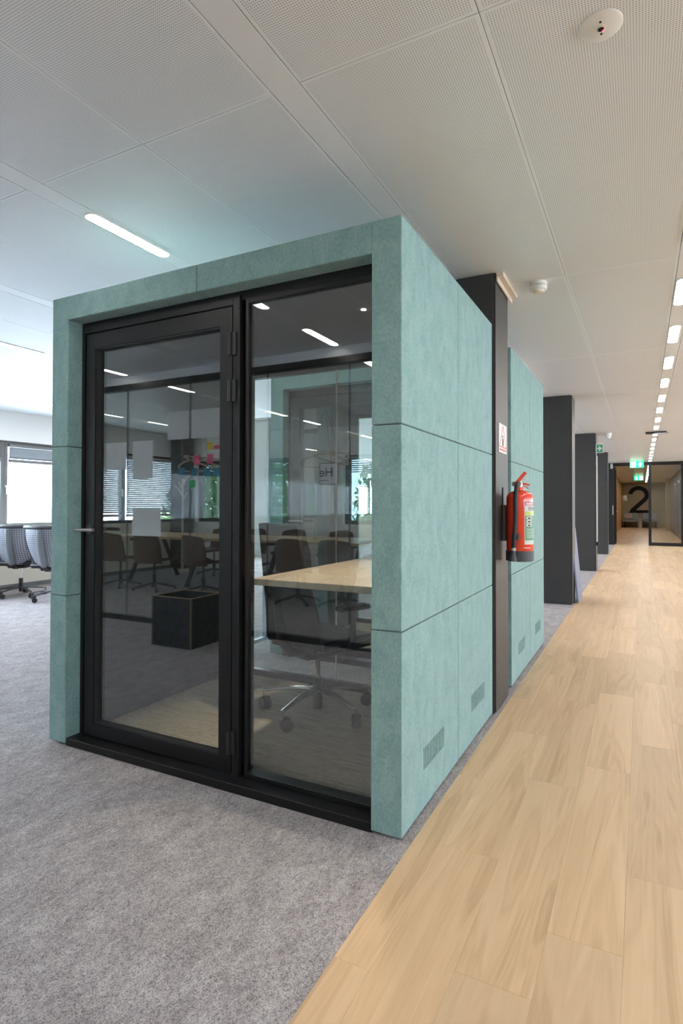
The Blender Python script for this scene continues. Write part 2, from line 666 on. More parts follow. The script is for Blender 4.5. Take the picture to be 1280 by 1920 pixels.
# ================================================================== ceiling
ceiling = struct(MB().box(XL - 0.3, XR + 0.3, YF - 0.3, YH + 0.3, CEIL + 0.016, CEIL + 0.2).build('ceiling', 'ceiling_back'))
BANDS = [6.15, 4.87, 3.59, 2.30, 1.02, -0.263, -1.553, -2.82, -4.06, -5.25, -6.42]
BW = 0.108
YC = [-0.377 + 2.08 * k for k in range(-3, 10)]
YC[0] = YF
YC[-1] = YP
edges = [XR] + [e for b_ in BANDS for e in (b_ + BW / 2, b_ - BW / 2)] + [XL]
pan = {}
for i in range(0, len(edges), 2):
    xa, xb = edges[i + 1], edges[i]
    xm = (xa + xb) / 2
    for x0, x1 in ((xa, xm), (xm, xb)):
        for j in range(len(YC) - 1):
            y0, y1 = YC[j], YC[j + 1]
            wd, ln = x1 - x0 - 0.002, y1 - y0 - 0.002
            key = (round(wd, 3), round(ln, 3))
            if key not in pan:
                mn = 'perforated_%d' % len(pan)
                perforated(mn, wd, ln)
                pan[key] = MB().box(-wd / 2, wd / 2, -ln / 2, ln / 2, 0, 0.016).mesh('ceiling_panel', mn, 0.0008)
            put('ceiling_panel', pan[key], ceiling, ((x0 + x1) / 2, (y0 + y1) / 2, CEIL))
strip_me = MB().box(-BW / 2 + 0.002, BW / 2 - 0.002, YF, YP, 0, 0.016).mesh('ceiling_strip', 'strip_white', 0.001)
for b_ in BANDS:
    put('ceiling_strip', strip_me, ceiling, (b_, 0, CEIL))
MB().box(-0.6, XR, YP + 0.1, YH, CEIL - 0.002, CEIL + 0.016).build('hall_ceiling', 'strip_white', ceiling)

# ================================================================== walls
# window wall on the left: strip windows between sill 0.90 and head 2.16
ZS, ZH = 0.90, 2.17
struct(MB().box(XL - 0.25, XL, YF, YP, 0, ZS).build('wall_left', 'wall_cream'))
struct(MB().box(XL - 0.25, XL, YF, YP, ZH, CEIL).build('wall_left_head', 'wall_white'))
wr = MB().box(XR, XR + 0.25, YF, YP, 0, ZS).box(XR, XR + 0.25, YF, YP, ZH, CEIL)
for k in range(10):  # solid piers added out of view to cut daylight from the right
    wr.box(XR, XR + 0.25, YF + k * 2.51, YF + k * 2.51 + 1.56, ZS, ZH)
struct(wr.build('wall_right', 'wall_white'))
struct(MB().box(XR, XR + 0.25, YP, YH, 0, CEIL).build('wall_right_hall', 'wall_olive'))
# wall behind the meeting room with three windows
wf = MB()
wins = [(-7.10, -6.35), (-5.45, -4.90), (-3.80, -3.15)]
px = XL - 0.25
for a_, b_ in wins:
    wf.box(px, a_, YF - 0.25, YF, 0, CEIL)
    wf.box(a_, b_, YF - 0.25, YF, 0, 0.9)
    wf.box(a_, b_, YF - 0.25, YF, 2.1, CEIL)
    px = b_
wf.box(px, XR + 0.25, YF - 0.25, YF, 0, CEIL)
struct(wf.build('wall_front', 'wall_white'))
struct(MB().box(XL - 0.25, -0.30, YP, YP + 0.12, 0, CEIL).box(2.05, XR, YP, YP + 0.12, 0, CEIL).build('wall_back', 'wall_white'))
struct(MB().box(-0.40, -0.26, YP + 0.12, YH, 0, CEIL).build('wall_hall_side', 'oak_wall'))
struct(MB().box(-0.72, XR, YH, YH + 0.15, 0, CEIL).build('wall_hall_end', 'wall_olive'))
struct(MB().box(2.05, 2.20, YP + 0.12, 31.2, 0, CEIL).build('wall_hall_lift', 'wall_grey'))
struct(MB().box(1.87, 2.20, 31.2, 31.8, 0, CEIL).build('wall_hall_pier', 'wall_olive'))
struct(MB().box(XL, XL + 0.012, YF, YP, 0, 0.06).build('baseboard_left', 'wall_grey'))

win_count = 0


def strip_window(y0, y1, x, blind, mframe='window_grey', xdir=1):
    """one casement of the strip, frame plane at x, room towards +xdir"""
    global win_count
    win_count += 1
    t = 0.055
    d0, d1 = sorted((x - 0.16 * xdir, x - 0.09 * xdir))
    fr = MB().box(d0, d1, y0, y1, ZS, ZS + t).box(d0, d1, y0, y1, ZH - t, ZH)
    fr.box(d0, d1, y0, y0 + t, ZS + t, ZH - t).box(d0, d1, y1 - t, y1, ZS + t, ZH - t)
    wo = struct(fr.build('window_%d' % win_count, mframe, bev=0.004))
    xm = x - 0.125 * xdir
    MB().box(xm - 0.004, xm + 0.004, y0 + t, y1 - t, ZS + t, ZH - t).build('pane', 'window_glass', wo)
    h = MB().disc((x - 0.085 * xdir, y0 + 0.03, 1.50), 0.018, (1, 0, 0), 0.012, 12)
    h.obox((x - 0.07 * xdir, y0 + 0.03, 1.50), (x - 0.07 * xdir, y0 + 0.03, 1.38), 0.02, 0.012, (1, 0, 0))
    h.build('window_handle', 'white_gloss', wo)
    bl = MB().box(x - 0.075 * xdir - 0.02, x - 0.075 * xdir + 0.02, y0 + t, y1 - t, ZH - 0.085, ZH - 0.04)
    xb = x - 0.07 * xdir
    zz = ZH - 0.10
    raised = y0 > -2.4
    pit = 0.024 if raised else 0.036
    for k in range(int(blind / pit)):
        bl.obox((xb, y0 + t + 0.005, zz), (xb, y1 - t - 0.005, zz), 0.036, 0.003, (-0.75 * xdir, 0, 1) if raised else (-1.7 * xdir, 0, 1))
        zz -= pit
    bl.box(xb - 0.017, xb + 0.017, y0 + t + 0.005, y1 - t - 0.005, zz - 0.045, zz)
    bl.build('blind', 'blind_slat' if y0 > -2.3 else 'blind_light', wo)
    return wo


o = MB().box(XL + 0.005, XL + 0.32, YF + 0.005, YF + 0.33, 0, CEIL).build('column', 'column_paint', bev=0.01)
tag(o, 'dark grey square column in the corner of the meeting room', 'column')
PY = 1.43
y = 3.29 - 7 * PY
while y < YP - 0.2:
    strip_window(y, min(y + PY, YP), XL, 0.19 if y > -2.3 else 1.02, 'window_grey' if y > -2.3 else 'window_dark')
    y += PY
# unseen windows of the right wall (corridor side), narrowed to cut daylight
k = 0
y = YF + 1.56
while y < YP - 1:
    y1 = min(y + 0.95, YP)
    win_count += 1
    fr = MB().box(XR + 0.09, XR + 0.16, y, y1, ZS, ZS + 0.06).box(XR + 0.09, XR + 0.16, y, y1, ZH - 0.06, ZH)
    fr.box(XR + 0.09, XR + 0.16, y, y + 0.06, ZS + 0.06, ZH - 0.06).box(XR + 0.09, XR + 0.16, y1 - 0.06, y1, ZS + 0.06, ZH - 0.06)
    wo = struct(fr.build('window_%d' % win_count, 'window_grey', bev=0.004))
    MB().box(XR + 0.12, XR + 0.128, y + 0.06, y1 - 0.06, ZS + 0.06, ZH - 0.06).build('pane', 'window_glass', wo)
    y += 2.51
for a_, b_ in wins:
    win_count += 1
    fr = MB().box(a_, b_, YF - 0.17, YF - 0.1, 0.9, 0.97).box(a_, b_, YF - 0.17, YF - 0.1, 2.03, 2.1)
    fr.box(a_, a_ + 0.09, YF - 0.17, YF - 0.1, 0.97, 2.03).box(b_ - 0.09, b_, YF - 0.17, YF - 0.1, 0.97, 2.03)
    wo = struct(fr.build('window_%d' % win_count, 'window_dark', bev=0.004))
    MB().box(a_ + 0.09, b_ - 0.09, YF - 0.14, YF - 0.132, 0.97, 2.03).build('pane', 'dimming_glass', wo)
    bl = MB()
    for q_ in range(8):
        bl.obox((a_ + 0.05, YF - 0.08, 2.06 - q_ * 0.036), (b_ - 0.05, YF - 0.08, 2.06 - q_ * 0.036), 0.034, 0.003, (0, -0.5, 1))
    bl.build('blind', 'blind_slat', wo)

# outside: ground, the pale building opposite, trees
struct(MB().box(-70, 40, -50, 70, -7.3, -7.0).build('ground', 'ground'))
bd = thing('office_building', 'pale panelled office building across the street outside the windows', 'building', (-40, 20, -7.0))
MB().box(-8, -0.06, -22, 46, 0, 12.0).build('wall', 'facade_joint', bd)
PWB, PHB = 1.75, 1.28
pm = MB().box(0, 0.06, 0.015, PWB - 0.015, 0.012, PHB - 0.012).mesh('facade_panel', 'facade_panel', 0.006)
wm = MB().box(0, 0.03, 0.02, 0.10, 0.02, 2 * PHB - 0.02).box(0, 0.03, PWB - 0.10, PWB - 0.02, 0.02, 2 * PHB - 0.02)
wm.box(0, 0.03, PWB * 0.52, PWB * 0.52 + 0.09, 0.02, 2 * PHB - 0.02).box(0, 0.03, 0.1, PWB - 0.1, 0.02, 0.42).box(0, 0.03, 0.1, PWB - 0.1, 2 * PHB - 0.12, 2 * PHB - 0.02)
wme = wm.mesh('window_frame', 'facade_frame')
gme = MB().box(-0.04, -0.02, 0.08, PWB - 0.08, 0.4, 2 * PHB - 0.1).mesh('window_pane', 'facade_glass')
for i in range(-6, 16):
    for j in range(3, 9):
        jj = j % 4
        isw = (i % 3 == 0)
        if isw and jj == 1:
            f_ = put('window_frame', wme, bd, (-0.05, i * PWB, j * PHB))
            put('window_pane', gme, f_, (0, 0, 0))
            continue
        if isw and jj == 2:
            continue
        put('facade_panel', pm, bd, (-0.06, i * PWB, j * PHB))
random.seed(3)
for tx, ty, hh in ((-8.9, -10.8, 5.8), (-3.6, -11.8, 6.2)):
    t = thing('street_tree', 'leafy green tree outside the meeting room windows', 'tree', (tx, ty, -7.0), 0, 'trees outside the meeting room')
    MB().tube([(0, 0, 0), (0.1, 0, hh * 0.5), (0, 0.1, hh * 0.9)], [0.22, 0.16, 0.08], 10).build('trunk', 'bark', t, smooth=True)
    lf = MB()
    for q_ in range(16000):
        d_ = Vector((random.gauss(0, 1), random.gauss(0, 1), random.gauss(0, 1)))
        d_ = d_.normalized() * (2.3 * random.random() ** 0.4)
        c_ = Vector((0, 0, hh + 1.6)) + Vector((d_.x, d_.y, d_.z * 1.25))
        e1 = Vector((random.gauss(0, 1), random.gauss(0, 1), random.gauss(0, 1))).normalized() * 0.10
        e2 = Vector((random.gauss(0, 1), random.gauss(0, 1), random.gauss(0, 1))).normalized() * 0.05
        lf.add([c_ - e1, c_ + e2, c_ + e1, c_ - e2], [(0, 1, 2, 3)])
    o = lf.build('foliage', 'leaves', t)
    o['kind'] = 'stuff'

# ================================================================== columns
COLS = [(-2.72, 'dark grey square column at the end of the meeting room glass'),
        (1.452, 'dark grey square column carrying the red fire extinguisher'),
        (5.68, 'dark grey square column just past the second teal pod'),
        (9.88, 'dark grey square column with the green first aid sign'),
        (14.2, 'dark grey square column next to the far glass partition')]
for y, lb in COLS:
    m_ = MB().box(-0.37, 0.016, y, y + 0.37, 0.0, CEIL)
    o = m_.build('column', 'column_paint', bev=0.012, seg=2)
    tag(o, lb, 'column')
tr_ = MB().box(0.018, 0.062, 1.47, 1.90, CEIL - 0.022, CEIL).box(0.018, 0.030, 1.47, 1.90, CEIL - 0.05, CEIL - 0.022)
struct(tr_.build('trim_1', 'cream_trim', bev=0.003))

# ================================================================== ceiling lamps
seg = 8
LW, LL = 0.072, 0.52


def pill(wd, ln, k=8):
    r = wd / 2
    pts = []
    for i in range(k + 1):
        a = PI * i / k
        pts.append((r * math.cos(a), ln / 2 - r + r * math.sin(a)))
    for i in range(k + 1):
        a = PI + PI * i / k
        pts.append((r * math.cos(a), -ln / 2 + r + r * math.sin(a)))
    return pts


lens_me = MB().prism(pill(LW, LL), lambda u, v_, t: (u, v_, -0.003 + t), 0.003).mesh('lens', 'lamp_lens')
outer, inner = pill(LW + 0.012, LL + 0.012), pill(LW, LL)
rg = MB()
nn = len(outer)
rg.add([(u, v_, 0) for u, v_ in outer] + [(u, v_, -0.006) for u, v_ in outer] + [(u, v_, -0.006) for u, v_ in inner] + [(u, v_, 0) for u, v_ in inner],
       [(i + a * nn, (i + 1) % nn + a * nn, (i + 1) % nn + ((a + 1) % 4) * nn, i + ((a + 1) % 4) * nn) for a in range(4) for i in range(nn)])
rim_me = rg.mesh('rim', 'white_plastic')
lv = MB()
for i in range(13):
    yy = -LL / 2 + 0.03 + i * (LL - 0.06) / 12
    lv.box(-LW / 2 + 0.004, LW / 2 - 0.004, yy - 0.0012, yy + 0.0012, -0.0075, -0.003)
louvre_me = lv.mesh('louvre', 'white_plastic')


def ceiling_light(x, y, label, group, louvre=True):
    t = thing('ceiling_light', label, 'ceiling light', (x, y, CEIL), 0, group)
    put('lens', lens_me, t)
    put('rim', rim_me, t)
    if louvre:
        put('louvre', louvre_me, t)['kind'] = 'stuff'


ROWS = [(1.012, 2.32, 1.03, 'slim pill-shaped ceiling light in the row above the wooden corridor', 'lights above the wooden corridor'),
        (-1.545, 0.145, 1.04, 'slim pill-shaped ceiling light in the row running over the teal pods', 'lights over the pods'),
        (-4.06, 0.145, 1.04, 'slim pill-shaped ceiling light in the row midway to the window wall', 'lights midway to the windows'),
        (-6.42, 0.145, 1.04, 'slim pill-shaped ceiling light in the row closest to the window wall', 'lights along the window wall'),
        (3.59, 0.145, 1.04, 'slim pill-shaped ceiling light in the row right of the corridor planks', 'lights right of the corridor'),
        (6.15, 0.145, 1.04, 'slim pill-shaped ceiling light in the row along the right window wall', 'lights along the right wall')]
for x, yc, st_, lb, gr in ROWS:
    k0 = math.ceil((YF + 0.4 - yc) / st_)
    k1 = math.floor((YP - 0.35 - yc) / st_)
    for k in range(k0, k1 + 1):
        yy = yc + k * st_
        if x == -1.545 and k == 0:
            ceiling_light(x, yy, 'slim pill-shaped ceiling light above the door side roof edge of the near pod', gr)
            continue
        ceiling_light(x, yy, lb, gr, abs(yy) < 6)
for k in range(16):
    ceiling_light(1.012, 19.1 + k * 1.03, 'slim pill-shaped ceiling light inside the lift hall past the glass', 'lights in the lift hall', False)

# ================================================================== small ceiling devices
t = thing('presence_sensor', 'round flat white ceiling sensor with a small red light', 'sensor', (0.679, -0.173, CEIL))
MB().lathe([(0.058, 0), (0.058, -0.003), (0.054, -0.006), (0.013, -0.007)], 36).build('cover', 'white_plastic', t, smooth=True)
MB().lathe([(0.0125, -0.006), (0.0125, -0.010), (0.009, -0.011)], 20).build('eye_ring', 'cream_trim', t, smooth=True)
MB().lathe([(0.0085, -0.0095), (0.0085, -0.0115), (0.004, -0.0125)], 16).build('eye', 'label_ink', t, smooth=True)
MB().lathe([(0.003, -0.010), (0.002, -0.0135)], 10, (0.006, 0.006, 0)).build('indicator', 'red_led', t)
for a_ in (-1, 1):
    MB().lathe([(0.0032, -0.005), (0.003, -0.0085)], 10, (0.0, 0.023 * a_, 0)).build('screw', 'label_ink', t)
t = thing('smoke_detector', 'round white smoke detector on the ceiling beside the near column', 'smoke detector', (0.215, 1.745, CEIL))
MB().lathe([(0.052, 0), (0.052, -0.022), (0.050, -0.024)], 32).build('base', 'white_plastic', t, smooth=True)
MB().lathe([(0.046, -0.024), (0.052, -0.027), (0.052, -0.045), (0.046, -0.05), (0.036, -0.052), (0.034, -0.058)], 32).build('housing', 'white_plastic', t, smooth=True)
MB().lathe([(0.028, -0.057), (0.028, -0.062), (0.02, -0.064)], 24).build('chamber', 'cream_trim', t, smooth=True)
t = thing('ceiling_camera', 'small white ceiling device beside the column with first aid sign', 'camera', (0.236, 10.0, CEIL))
MB().lathe([(0.05, 0), (0.05, -0.04), (0.045, -0.05)], 20).build('base', 'white_plastic', t, smooth=True)
MB().lathe([(0.045, -0.05), (0.042, -0.075), (0.03, -0.10), (0.01, -0.11)], 20).build('dome', 'white_gloss', t, smooth=True)
t = thing('ceiling_sign', 'dark flat bracket fixed across the corridor light row', 'sign', (1.02, 10.2, CEIL))
MB().box(-0.17, 0.17, -0.05, 0.05, -0.035, 0).build('plate', 'black_plastic', t, bev=0.006)
MB().box(-0.03, 0.20, -0.12, -0.05, -0.05, -0.03).build('arm', 'light_plastic', t, bev=0.006)

# ================================================================== the office pods
PWD, PDP = 1.945, 1.4435
TF = 0.121
Z0, S1, S2, ZT = 0.012, 0.757, 1.5206, 2.2935
YM = 0.7323


def felt_slab(x0, x1, y0, y1, z0, z1, parent):
    g = 0.0018
    return MB().box(x0, x1, y0 + (0.003 if y0 > 0 else 0), y1 - 0.003, z0 + g, z1 - g).build('felt_panel', 'felt', parent, bev=0.003)


def vent_panel(xo, xi, y0, y1, z0, z1, v0, v1, vz0, vz1, parent, ns=14):
    """felt panel whose outer face at xo carries a row of upright slots"""
    g = 0.0018
    y0 = y0 + (0.003 if y0 > 0 else 0)
    y1 -= 0.003
    z0 += g
    z1 -= g
    ys = [y0]
    sl = []
    pit = (v1 - v0) / ns
    for k in range(ns):
        a_ = v0 + k * pit
        ys += [a_, a_ + pit * 0.5]
        sl.append(len(ys) - 2)
    ys.append(y1)
    zs = [z0, vz0, vz1, z1]
    mb = MB()
    dep = 0.035 * (1 if xi > xo else -1)
    for i in range(len(ys) - 1):
        for j in range(3):
            a_, b_, c_, d_ = ys[i], ys[i + 1], zs[j], zs[j + 1]
            if i in sl and j == 1:
                xx = xo + dep
                mb.add([(xo, a_, c_), (xo, b_, c_), (xo, b_, d_), (xo, a_, d_), (xx, a_, c_), (xx, b_, c_), (xx, b_, d_), (xx, a_, d_)],
                       [(4, 5, 6, 7), (0, 1, 5, 4), (1, 2, 6, 5), (2, 3, 7, 6), (3, 0, 4, 7)])
            else:
                mb.add([(xo, a_, c_), (xo, b_, c_), (xo, b_, d_), (xo, a_, d_)], [(0, 1, 2, 3)])
    mb.add([(xi, y0, z0), (xi, y1, z0), (xi, y1, z1), (xi, y0, z1), (xo, y0, z0), (xo, y1, z0), (xo, y1, z1), (xo, y0, z1)],
           [(0, 1, 2, 3), (0, 1, 5, 4), (1, 2, 6, 5), (2, 3, 7, 6), (3, 0, 4, 7)])
    me = bpy.data.meshes.new('felt_panel')
    me.from_pydata(mb.v, [], mb.f)
    bm = bmesh.new()
    bm.from_mesh(me)
    bmesh.ops.remove_doubles(bm, verts=bm.verts, dist=1e-6)
    bmesh.ops.recalc_face_normals(bm, faces=bm.faces)
    for f_ in bm.faces:
        if abs(f_.calc_center_median().x - xo - dep) < 1e-4:
            f_.material_index = 1  # slot backs coloured black, the shade inside the vent
    bm.to_mesh(me)
    bm.free()
    me.materials.append(MATS['felt'])
    me.materials.append(MATS['black_plinth'])
    return put('felt_panel', me, parent)


def make_pod():
    p = thing('office_pod', 'teal felt office pod with the black mesh swivel chair inside', 'office pod')
    # the two long sides
    for xo, xi in ((0.0, -TF), (-PWD, -PWD + TF)):
        xa, xb = min(xo, xi), max(xo, xi)
        vent_panel(xo, xi, 0, YM, Z0, S1, 0.24, 0.515, 0.163, 0.25, p)
        vent_panel(xo, xi, YM, PDP, Z0, S1, 0.972, 1.25, 0.163, 0.25, p)
        for za, zb in ((S1, S2), (S2, ZT)):
            felt_slab(xa, xb, 0.30 if (xo < -1 and zb == ZT) else 0, YM, za, zb, p)
            felt_slab(xa, xb, YM, PDP, za, zb, p)
    # header, front and back, two lengths each, and roof
    for ya, yb in ((0.0, 0.30), (PDP - 0.30, PDP)):
        if ya == 0.0:
            pl_ = [(-PWD, S2 + 0.0018), (-PWD + TF, S2 + 0.0018), (-PWD + TF, 2.170), (-0.977, 2.170), (-0.977, ZT - 0.0018), (-PWD, ZT - 0.0018)]
            MB().prism(pl_, lambda u, v_, t_: (u, t_, v_), 0.298).build('corner_panel', 'felt', p, bev=0.003)
        else:
            MB().box(-PWD + TF + 0.0005, -0.977, ya, yb, 2.170, ZT - 0.0018).build('header_panel', 'felt', p, bev=0.003)
        MB().box(-0.974, -TF - 0.0005, ya, yb, 2.170, ZT - 0.0018).build('header_panel', 'felt', p, bev=0.003)
    MB().box(-PWD + TF, -TF, 0.30, PDP - 0.30, 2.20, ZT - 0.004).build('roof', 'felt', p)
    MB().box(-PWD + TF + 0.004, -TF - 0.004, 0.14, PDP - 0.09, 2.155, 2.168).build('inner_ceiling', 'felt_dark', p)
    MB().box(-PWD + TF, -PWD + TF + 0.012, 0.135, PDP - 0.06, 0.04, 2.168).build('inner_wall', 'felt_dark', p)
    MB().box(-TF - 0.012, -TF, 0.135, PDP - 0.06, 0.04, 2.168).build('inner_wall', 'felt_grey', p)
    MB().box(-PWD + 0.04, -0.045, 0.03, PDP - 0.03, 0.0, Z0 - 0.001).build('plinth', 'black_plinth', p)
    MB().box(-PWD + TF + 0.002, -TF - 0.002, 0.135, PDP - 0.09, Z0, 0.035).build('floor_carpet', 'pod_carpet', p)
    # black glazing frame
    xl, xr = -PWD + TF, -TF
    fr = MB().box(xl + 0.001, xr - 0.001, 0.004, 0.132, 0.0, 0.038)
    fr.build('sill', 'black_metal', p, bev=0.002)
    fr = MB().box(xl, xr, 0.085, 0.135, 2.128, 2.172)
    fr.box(xl, xl + 0.02, 0.085, 0.135, 0.038, 2.13).box(xr - 0.02, xr, 0.085, 0.135, 0.038, 2.13)
    fr.box(-0.768, -0.752, 0.085, 0.135, 0.038, 2.13)
    fr.box(-0.752, xr - 0.02, 0.075, 0.135, 0.038, 0.06).box(-0.752, xr - 0.02, 0.085, 0.135, 2.11, 2.13)
    fr.build('front_frame', 'black_metal', p, bev=0.0015)
    jb = MB().box(-0.826, -0.789, 0.070, 0.125, 0.038, 2.15).box(xl + 0.03, -0.826, 0.070, 0.125, 2.109, 2.15)
    jb.build('door_jamb', 'black_metal', p, bev=0.0015)
    MB().box(-0.755, xr - 0.01, 0.098, 0.106, 0.055, 2.125).build('fixed_pane', 'pod_glass', p)
    # door leaf
    dx0, dx1, dz0, dz1 = -1.772, -0.830, 0.046, 2.102
    gx0, gx1, gz0, gz1 = -1.706, -0.897, 0.108, 2.024
    lf_ = MB()
    lf_.box(dx0, gx0, 0.070, 0.125, dz0, dz1).box(gx1, dx1, 0.070, 0.125, dz0, dz1)
    lf_.box(gx0, gx1, 0.070, 0.125, dz0, gz0).box(gx0, gx1, 0.070, 0.125, gz1, dz1)
    dr = lf_.build('door', 'black_metal', p)
    bd_ = MB()
    bd_.box(gx0, gx0 + 0.006, 0.076, 0.118, gz0, gz1).box(gx1 - 0.006, gx1, 0.076, 0.118, gz0, gz1)
    bd_.box(gx0, gx1, 0.076, 0.118, gz0, gz0 + 0.008).box(gx0, gx1, 0.076, 0.118, gz1 - 0.006, gz1)
    bd_.build('glazing_bead', 'black_plastic', dr)
    MB().box(gx0 + 0.003, gx1 - 0.003, 0.098, 0.106, gz0 + 0.003, gz1 - 0.003).build('pane', 'pod_glass', dr)
    for za, zb in ((1.885, 1.985), (1.678, 1.775), (0.13, 0.23)):
        h_ = MB().tube([(-0.836, 0.058, za), (-0.836, 0.058, zb)], 0.0085, 12)
        h_.box(-0.829, -0.806, 0.062, 0.070, za, zb)
        h_.build('hinge', 'black_plastic', dr, smooth=True)
    for yy, yr in ((0.022, 0.066), (0.175, 0.129)):
        lv_ = MB().disc((-1.738, yr, 1.094), 0.026, (0, 1, 0), 0.008, 24)
        lv_.build('rose', 'lever_dark' if yy < 0.1 else 'black_plastic', dr, smooth=True)
        xe_ = -1.782 if yy < 0.1 else -1.63
        lv2 = MB().tube([(-1.738, yr, 1.094), (-1.738, (yy + yr) / 2, 1.094), (-1.735, yy, 1.094)], 0.008, 10)
        lv2.tube([(-1.655 if yy < 0.1 else -1.80, yy, 1.096), (xe_, yy, 1.094)], 0.0085, 12)
        lv2.build('lever', 'lever_steel' if yy < 0.1 else 'black_plastic', dr, smooth=True)
    # back glazing: two panes butt jointed
    bk = MB().box(xl, xr, PDP - 0.085, PDP - 0.035, 0.0, 0.075).box(xl, xr, PDP - 0.085, PDP - 0.035, 2.115, 2.17)
    bk.build('back_frame', 'black_metal', p, bev=0.0015)
    MB().box(xl, -1.004, PDP - 0.064, PDP - 0.056, 0.07, 2.12).build('back_pane', 'clear_glass', p)
    MB().box(-1.000, xr, PDP - 0.064, PDP - 0.056, 0.07, 2.12).build('back_pane', 'clear_glass', p)
    MB().box(-1.0045, -0.9995, PDP - 0.066, PDP - 0.054, 0.07, 2.12).build('joint_strip', 'white_gloss', p)
    # downlight
    dl = MB().lathe([(0.034, 0), (0.034, -0.004), (0.026, -0.005)], 24, (-0.39, 0.50, 2.156)).build('downlight', 'dark_plastic', p, smooth=True)
    MB().lathe([(0.012, 0), (0.012, -0.006), (0.009, -0.007)], 16, (-0.39, 0.50, 2.156)).build('lens', 'spot_lens', dl)
    sd = bpy.data.lights.new('downlight_beam', 'SPOT')
    sd.energy = 60.0
    sd.color = (1.0, 0.80, 0.58)
    sd.spot_size = math.radians(74)
    sd.spot_blend = 0.6
    sd.shadow_soft_size = 0.02
    so = bpy.data.objects.new('downlight_beam', sd)
    COL.objects.link(so)
    so.location = (-0.39, 0.50, 2.14)
    so.parent = p
    return p


pod = make_pod()
pod2 = dup(pod, (0, 2.0, 0), label='teal felt office pod behind the column with the fire extinguisher')

# table in each pod
def make_table(loc, label):
    t = thing('pod_table', label, 'table', loc)
    MB().box(-0.768, -0.140, 0.136, 1.355, 0.866, 0.895).build('table_top', 'oak_table', t, bev=0.002)
    for yy in (0.42, 1.05):
        MB().box(-0.20, -0.15, yy - 0.025, yy + 0.025, 0.035, 0.866).build('leg', 'black_metal', t, bev=0.004)
        MB().box(-0.60, -0.15, yy - 0.02, yy + 0.02, 0.826, 0.866).build('bracket', 'black_metal', t, bev=0.004)
    return t


make_table((0, 0, 0), 'pale oak standing table inside the pod with the chrome chair')
make_table((0, 2.0, 0), 'pale oak standing table inside the pod behind the column')

# ------------------------------------------------------------------ swivel chair in the pod
def five_star(parent, r, a0, mat_leg, hub_z=0.10, mat_hub='black_plastic', wheel_r=0.030, leg_h=0.03):
    for k in range(5):
        a = a0 + k * 2 * PI / 5
        d_ = Vector((math.cos(a), math.sin(a), 0))
        s_ = Vector((-d_.y, d_.x, 0))
        lg = MB()
        p0, p1 = d_ * 0.03 + Vector((0, 0, hub_z + 0.03)), d_ * r + Vector((0, 0, hub_z - 0.005))
        for sg in (-1, 1):
            q0, q1 = p0 + s_ * 0.018 * sg, p1 + s_ * 0.006 * sg
            lg.tube([q0, (q0 + q1) / 2 + Vector((0, 0, 0.008)), q1], [0.011, 0.009, 0.007], 8)
        lg.obox(p0, p1, 0.026, 0.008)
        o_ = lg.build('leg', mat_leg, parent, smooth=True)
        c0 = d_ * r
        cs = MB().tube([c0 + Vector((0, 0, wheel_r * 1.7)), c0 + Vector((0, 0, hub_z))], 0.008, 8)
        cs.build('caster_stem', mat_leg, o_, smooth=True)
        an = a + 0.9
        ax = Vector((math.cos(an), math.sin(an), 0))
        of = Vector((-ax.y, ax.x, 0)) * 0.018
        wl = MB()
        for sg in (-1, 1):
            wl.disc(c0 + of + ax * 0.015 * sg + Vector((0, 0, wheel_r)), wheel_r, ax, 0.018, 18)
        wl.disc(c0 + of + Vector((0, 0, wheel_r + 0.004)), wheel_r * 0.8, ax, 0.045, 14)
        wl.build('caster', 'rubber', o_, smooth=True)


t = thing('swivel_chair', 'black mesh-back swivel chair with chrome star base in the pod', 'chair', (-0.875, 0.92, 0.035), math.radians(-20))
five_star(t, 0.33, math.radians(214), 'chrome', 0.11, wheel_r=0.035)
MB().tube([(0, 0, 0.03), (0, 0, 0.20)], 0.028, 14).build('gas_cylinder', 'dark_plastic', t, smooth=True)
MB().tube([(0, 0, 0.20), (0, 0, 0.36)], 0.014, 14).build('gas_stem', 'chrome', t, smooth=True)
MB().box(-0.10, 0.10, -0.16, 0.10, 0.335, 0.385).build('mechanism', 'black_plastic', t, bev=0.02, seg=2)
MB().box(-0.235, 0.235, -0.20, 0.25, 0.385, 0.455).build('seat', 'black_plastic', t, bev=0.028, seg=3, smooth=True)


def back_fn(u, v_):
    wd = 0.25 - 0.075 * min(1.0, v_ * 1.25)
    x = (u - 0.5) * 2 * wd
    z = 0.42 + 0.66 * v_
    yb = -0.225 - 0.05 * v_ + 0.03 * math.cos(v_ * PI) + 0.05 * (u - 0.5) ** 2 * 2
    return (x, yb, z), (0, -1, 0)


MB().sheet(back_fn, 10, 12, 0.004).build('backrest', 'mesh_net', t, smooth=True)
rim = [back_fn(u, v_)[0] for u, v_ in [(i / 8, 0) for i in range(8)] + [(1, i / 8) for i in range(8)] + [(1 - i / 8, 1) for i in range(8)] + [(0, 1 - i / 8) for i in range(8)]]
MB().tube(rim, 0.010, 8, True).build('back_frame', 'black_plastic', t, smooth=True)
MB().tube([(0, -0.10, 0.37), (0, -0.20, 0.38), (0, -0.265, 0.46), (0, -0.30, 0.75)], [0.03, 0.03, 0.026, 0.02], 10).build('spine', 'black_plastic', t, smooth=True)
for sg in (-1, 1):
    MB().tube([(0.23 * sg, 0.02, 0.40), (0.27 * sg, 0.02, 0.45), (0.27 * sg, 0.02, 0.62)], 0.015, 10).build('arm_post', 'black_plastic', t, smooth=True)
    MB().box(0.27 * sg - 0.04, 0.27 * sg + 0.04, -0.09, 0.13, 0.62, 0.645).build('arm_rest', 'black_plastic', t, bev=0.01, seg=2)
